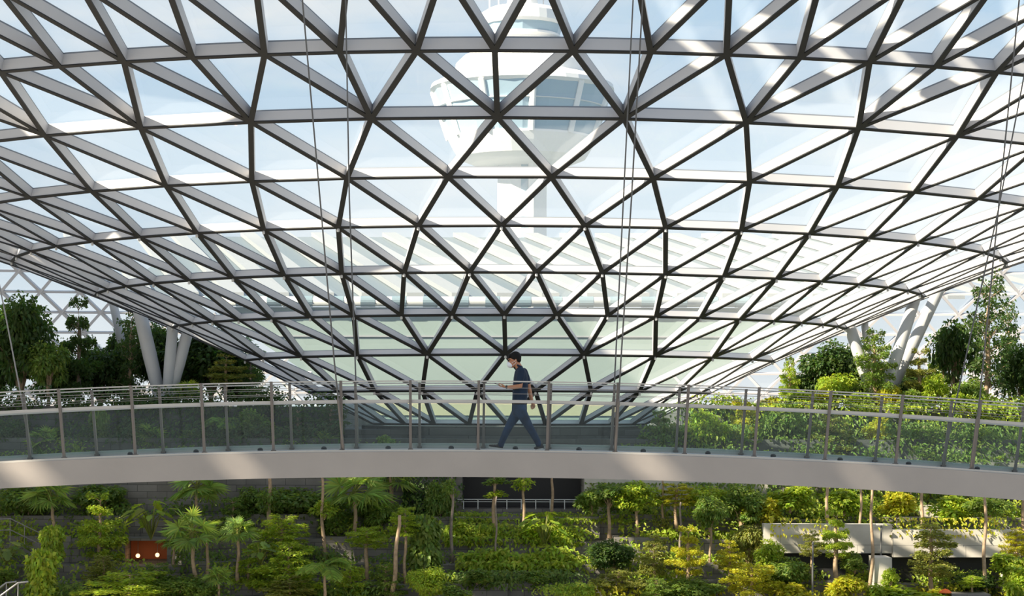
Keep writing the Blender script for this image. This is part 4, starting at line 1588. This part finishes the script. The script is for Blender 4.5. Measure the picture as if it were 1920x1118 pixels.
# more depth in the upper gardens
for a in (('dense', 'dark low crown filling the gap right of the shaded edge tree', 112, 0, 652, 758, 118, 'dark', 100.5, 6), ('dense', 'dark low crown beneath the narrow topped tree', 190, 0, 640, 758, 116, 'dark', 101, 6),
          ('broad', 'dark loose crown behind the slim column', 236, 0, 615, 750, 92, 'dark', 101.5, 6), ('dense', 'dark crown directly behind the upright V column', 330, 0, 640, 758, 110, 'dark', 101.5, 6),
          ('dense', 'dark low crown at the funnel edge beside the bare branched tree', 452, 0, 668, 760, 100, 'dark', 101, 6), ('dense', 'dark low crown at the very shaded border under the pale cable', 0, 0, 590, 758, 90, 'dark', 100, 6),
          ('dense', 'dark crown behind the pale columns\' foot on the sunny side', 1618, 0, 660, 760, 96, 'dark', 101, 6), ('layered', 'tiered tree behind the rounded light green one', 1768, 0, 640, 755, 84, 'mid', 100, 6),
          ('dense', 'dark crown low between the two sparse sunny trees', 1700, 0, 690, 762, 90, 'dark', 101, 6), ('sparse', 'second sparse tree beside the tallest one at the sunny end', 1892, 0, 570, 745, 86, 'dark', 99.5, 6),
          ('bush', 'bright low shrub beside the slim young tree', 1500, 0, 728, 775, 60, 'bright', 94.9), ('bush', 'yellow green low shrub under the large dark tree', 1540, 0, 722, 775, 56, 'yellow', 94.7),
          ('bush', 'mid green low shrub between the column foot and the light green tree', 1712, 0, 724, 778, 64, 'mid', 94.8), ('bush', 'bright low shrub near the far sunny cable', 1790, 0, 732, 785, 56, 'bright', 94.6),
          ('bush', 'bright low shrub just left of the column foot', 1610, 0, 728, 780, 62, 'bright', 94.7), ('dense', 'dark dense crown at the funnel edge behind the slim young tree', 1512, 0, 690, 760, 80, 'dark', 101, 6),
          ('layered', 'dark layered tree behind the glass beside the funnel foot on the shaded side', 560, 1, 765, 840, 100, 'dark', 93, 6), ('broad', 'leafy tree behind the shaded glass beneath the hedge', 470, 1, 770, 845, 90, 'mid', 92.7, 5),
          ('palm', 'fan palm behind the shaded glass between climber and V columns', 285, 1, 790, 848, 90, 'palm', 92.1, 5),
          ('layered', 'olive layered tree low at the bottom beside the double trunked palm', 300, 7, 1055, 1120, 110, 'mid', 83.2, 5), ('big', 'glossy large leaves beside the single fan palm', 492, 6, 1010, 1060, 66, 'mid', 82.9),
          ('palm', 'small fan palm low between the niche and the bottom edge', 415, 7, 1050, 1105, 70, 'palm', 82.2, 5), ('layered', 'dim layered tree under the bridge above the tiered green tree', 440, 4, 935, 1000, 90, 'mid', 87.4, 5),
          ('broad', 'leafy tree behind the big spread palm trunk', 632, 4, 940, 1010, 90, 'mid', 87.5, 5), ('layered', 'layered tree low under the small neat one', 726, 7, 1055, 1120, 96, 'mid', 82.9, 5),
          ('bush', 'leafy shrub at the bottom edge below the dark leafy column', 860, 7, 1094, 1130, 60, 'mid', 81.6),
          ('layered', 'yellow layered tree between the dark tiered bush and the forked one', 1226, 6, 1000, 1075, 84, 'olive', 83.6, 5), ('broad', 'bright leafy tree under the bridge fourth from the dark opening', 1330, 4, 905, 960, 80, 'bright', 87.3, 6),
          ('layered', 'bright layered tree low before the pale wall', 1366, 6, 1010, 1066, 76, 'yellow', 83.2, 5), ('broad', 'bright shrub tree left of the dark void', 1440, 6, 1010, 1070, 70, 'bright', 83.3, 5),
          ('bush', 'bright shrub at the bottom between yellow crown and lamp post', 1486, 7, 1085, 1135, 84, 'yellow', 81.7), ('bush', 'bright shrub at the bottom beside the pier', 1636, 7, 1088, 1135, 70, 'bright', 81.3),
          ('bush', 'light green shrub at the bottom left of the orange shade', 1752, 7, 1096, 1140, 70, 'yellow', 80.9), ('bush', 'lush shrub over the last concrete block at the sunny edge', 1890, 6, 1030, 1075, 84, 'bright', 82.5),
          ('layered', 'bright layered shrub tree at the bottom below the flat layered tree', 1230, 7, 1080, 1130, 100, 'mid', 81.9, 5), ('bush', 'bright shrub in front of the orange trunk', 1600, 6, 1030, 1072, 64, 'mid', 83.2),
          ('bush', 'mid green shrub under the bridge beside the sunlit forked tree', 1110, 4, 915, 965, 70, 'mid', 87.1), ('bush', 'yellow shrub under the bridge below the reddish leafed tree', 1430, 4, 930, 985, 80, 'yellow', 86.6)):
    P(*a)
creeper('shaded creeper on the stone wall beside the dark opening', 760, 868, 890, 960, 89.5, 'dark', 700, .17, 38)
creeper('grassy creeper tumbling over the last concrete block', 1880, 1990, 1045, 1110, 82.4, 'bright', 900, .17, 39)

# --- small things in the lower garden
for lab, px, y, ptop, head in (('slim dark lamp post before the small olive tree', 1522, 81.6, 1018, False), ('thin lamp post with a small white head over the concrete band', 1650, 83.7, 982, True)):
    z1 = (HOR - ptop) / F * y
    zb_ = -9.2 if not head else -7.22
    o = thing('lamp_post', lab, 'lamp', (pxx(px, y), y, zb_))
    x = pxx(px, y)
    mb = MB()
    mb.tube([(x - .06, y, zb_), (x, y, z1)], [.05, .035], 8)
    mb.build('pole', 'post', o)
    mb = MB()
    if head:
        mb.box((x - .2, y - .12, z1), (x + .06, y + .12, z1 + .07))
        mb.build('lamp_head', 'kerb', o)
    else:
        mb.lathe([(.05, 0), (.06, .04), (.03, .1)], 10, (x, y, z1))
        mb.build('lamp_head', 'post', o)
# orange cushion-like cover on a seat wall
x, y = pxx(1768, 80.6), 80.6
blk('wall_seat', [((pxx(1778, 80.6), 80.4, ZF), (pxx(1850, 80.6), 81.6, (HOR - 1109) / F * 80.6))], 'stone')
o = thing('sun_shade', 'small bright orange shade beside the low stone seat wall', 'shade', (x, y, ZF))
zt = (HOR - 1106) / F * y
mb = MB()
mb.lathe([(.02, .14), (.14, .10), (.26, .0), (.25, -.03)], 12, (x, y, zt))
mb.build('canopy', 'orange', o)
mb = MB()
mb.tube([(x, y, ZF), (x, y, zt + .1)], .02, 6)
mb.build('pole', 'post', o)
# steps with steel handrails at the shaded corner
st = thing('staircase', 'dark stone steps with two bright steel handrails at the shaded corner', 'stairs', (pxx(40, 80.4), 80.4, ZF))
xs0, zs0 = pxx(58, 80.4), (HOR - 1104) / F * 80.4
for k in range(8):
    mb = MB()
    mb.box((xs0 - .34 * (k + 1), 80.2, ZF), (xs0 - .34 * k, 81.8, zs0 - .55 - .19 * k))
    mb.build('step', 'stone', st)
for yy, dpx in ((80.3, 0), (81.6, -22)):
    a, b, c_ = at(53 + dpx, 1091, yy), at(34 + dpx, 1093, yy), at(-30 + dpx, 1140, yy)
    h = st if False else None
    mb = MB()
    mb.tube([a, b, c_], .035, 8)
    hr = mb.build('handrail', 'steel', st)
    for q, (p_, t_) in enumerate(((b, 0), (b.lerp(c_, .5), 1))):
        mb = MB()
        mb.tube([p_, (p_.x, p_.y, ZF + .02)], .022, 6)
        mb.build('baluster', 'steel', hr)
st2 = thing('stair_railing', 'dark metal stair railing descending at the shaded edge above the drooping leaves', 'railing', (pxx(40, 86.2), 86.2, -5.54))
for dy in (0, 21):
    mb = MB()
    mb.tube([at(-20, 975 + dy, 86.2), at(20, 973 + dy, 86.2), at(75, 1000 + dy, 86.2)], .024, 8)
    mb.build('top_rail' if dy == 0 else 'mid_rail', 'wire', st2)
for px, pt in ((-8, 974), (19, 973), (46, 986), (73, 999)):
    mb = MB()
    mb.tube([at(px, pt, 86.2), at(px, pt + 44, 86.2)], .02, 6)
    mb.build('railing_post', 'wire', st2)
#@@ENDP

# ------------------------------------------------------------------ light
w = bpy.data.worlds.new('sky')
sc.world = w
w.use_nodes = True
nt = w.node_tree
bg = nt.nodes['Background']
tc = nt.nodes.new('ShaderNodeTexCoord')
sp = nt.nodes.new('ShaderNodeSeparateXYZ')
nt.links.new(tc.outputs['Generated'], sp.inputs[0])
cr = nt.nodes.new('ShaderNodeValToRGB')
els = cr.color_ramp.elements
els[0].position, els[0].color = 0, (.80, .86, .90, 1)
els[1].position, els[1].color = 1, (.22, .40, .72, 1)
for pos, c in ((.06, (.74, .84, .92, 1)), (.2, (.55, .74, .93, 1)), (.5, (.36, .56, .84, 1))):
    e = els.new(pos)
    e.color = c
nt.links.new(sp.outputs['Z'], cr.inputs['Fac'])
mp = nt.nodes.new('ShaderNodeMapping')
mp.inputs['Scale'].default_value = (5, 5, 16)
nt.links.new(tc.outputs['Generated'], mp.inputs['Vector'])
nz_ = nt.nodes.new('ShaderNodeTexNoise')
nz_.inputs['Scale'].default_value = 1.4
nz_.inputs['Detail'].default_value = 9
nz_.inputs['Roughness'].default_value = .55
nt.links.new(mp.outputs[0], nz_.inputs['Vector'])
c2 = nt.nodes.new('ShaderNodeValToRGB')
c2.color_ramp.elements[0].position = .40
c2.color_ramp.elements[1].position = .72
nt.links.new(nz_.outputs['Fac'], c2.inputs['Fac'])
mx = nt.nodes.new('ShaderNodeMix')
mx.data_type = 'RGBA'
nt.links.new(c2.outputs['Color'], mx.inputs['Factor'])
nt.links.new(cr.outputs['Color'], mx.inputs['A'])
mx.inputs['B'].default_value = (.93, .95, .97, 1)
nt.links.new(mx.outputs['Result'], bg.inputs['Color'])
bg.inputs['Strength'].default_value = .86
SUN = Vector((-.70, -.42, .58)).normalized()
sl = bpy.data.lights.new('sun', 'SUN')
sl.energy = 12.5
sl.color = (1, .88, .70)
sl.angle = R(.6)
so = bpy.data.objects.new('sun', sl)
C.objects.link(so)
so.rotation_euler = (-SUN).to_track_quat('-Z', 'Y').to_euler()
# unseen slab added for shade on bridge and garden; one strip holds the cables
CZ = 25.0
SHADE_SLAB = [(-54, 0, -10, 31), (-20, 31, 20, 36.5), (-66, 57, -36, 92), (-36, 42, -12, 57.3), (-36, 66, -23, 82)] + [(-12 + 2.3 * i, 45, -10.75 + 2.3 * i, 57.3) for i in range(8)]  # pieces laid out by the shade they cast; the slats streak the light
sun_slots = []  # openings traced back along the sun to drop patches of sunlight
for px, py, y, hw, hh in ((38, 893, 33.22, .42, .35), (448, 893, 33.22, .35, .25), (1216, 888, 33.22, .38, .3), (1622, 915, 33.22, .3, .2)):
    p = at(px, py, y)
    t = (CZ - p.z) / SUN.z
    q = p + SUN * t
    sun_slots.append((q.x, q.y, hw, hh))


for px, py, y, hw, hh in ((385, 985, 83.6, 1.1, .7), (668, 915, 86.6, .9, .6), (455, 985, 83.6, .6, .6), (195, 965, 85, .8, .5), (104, 1020, 84.4, .7, .6), (740, 1010, 82.6, .9, .6),
                          (930, 1045, 85, 1.0, .5), (1060, 960, 87, 1.2, .5), (540, 985, 85.2, 1.0, .5), (330, 905, 87.6, .8, .5), (760, 900, 88.9, .8, .5), (250, 1085, 82, 1.0, .5),
                          (560, 1060, 82.5, 1.0, .6), (820, 1090, 82, .6, .6), (362, 735, 95.3, .7, .5), (860, 1000, 86.5, .8, .5), (700, 1075, 82.5, .8, .6), (60, 640, 97.5, .8, .5), (430, 690, 97, .6, .5)):
    p = at(px, py, y)
    q = p + SUN * ((CZ - p.z) / SUN.z)
    sun_slots.append((q.x, q.y, hw, hh))


def cut(rects, hole):
    x0, y0, x1, y1 = hole
    out = []
    for a in rects:
        if x0 >= a[2] or x1 <= a[0] or y0 >= a[3] or y1 <= a[1]:
            out.append(a)
            continue
        out += [r for r in ((a[0], a[1], x0, a[3]), (x1, a[1], a[2], a[3]), (max(a[0], x0), a[1], min(a[2], x1), y0), (max(a[0], x0), y1, min(a[2], x1), a[3]))
                if r[2] - r[0] > 1e-4 and r[3] - r[1] > 1e-4]
    return out


for (x, y, hw, hh) in sun_slots:
    SHADE_SLAB = cut(SHADE_SLAB, (x - hw, y - hh, x + hw, y + hh))
mb = MB()
for a in SHADE_SLAB:
    mb.box((a[0], a[1], CZ), (a[2], a[3], CZ + .3))
mb.build('ceiling', 'slab', kind='structure')

sc.view_settings.view_transform = 'Standard'
sc.view_settings.look = 'None'
sc.view_settings.exposure = 0.22
sc.view_settings.gamma = 1.0
sc.view_settings.use_curve_mapping = False
cy = sc.cycles
cy.max_bounces = 8
cy.diffuse_bounces = 4
cy.glossy_bounces = 2
cy.transmission_bounces = 4
cy.transparent_max_bounces = 32
cy.sample_clamp_indirect = 6
cy.caustics_reflective = False
cy.caustics_refractive = False
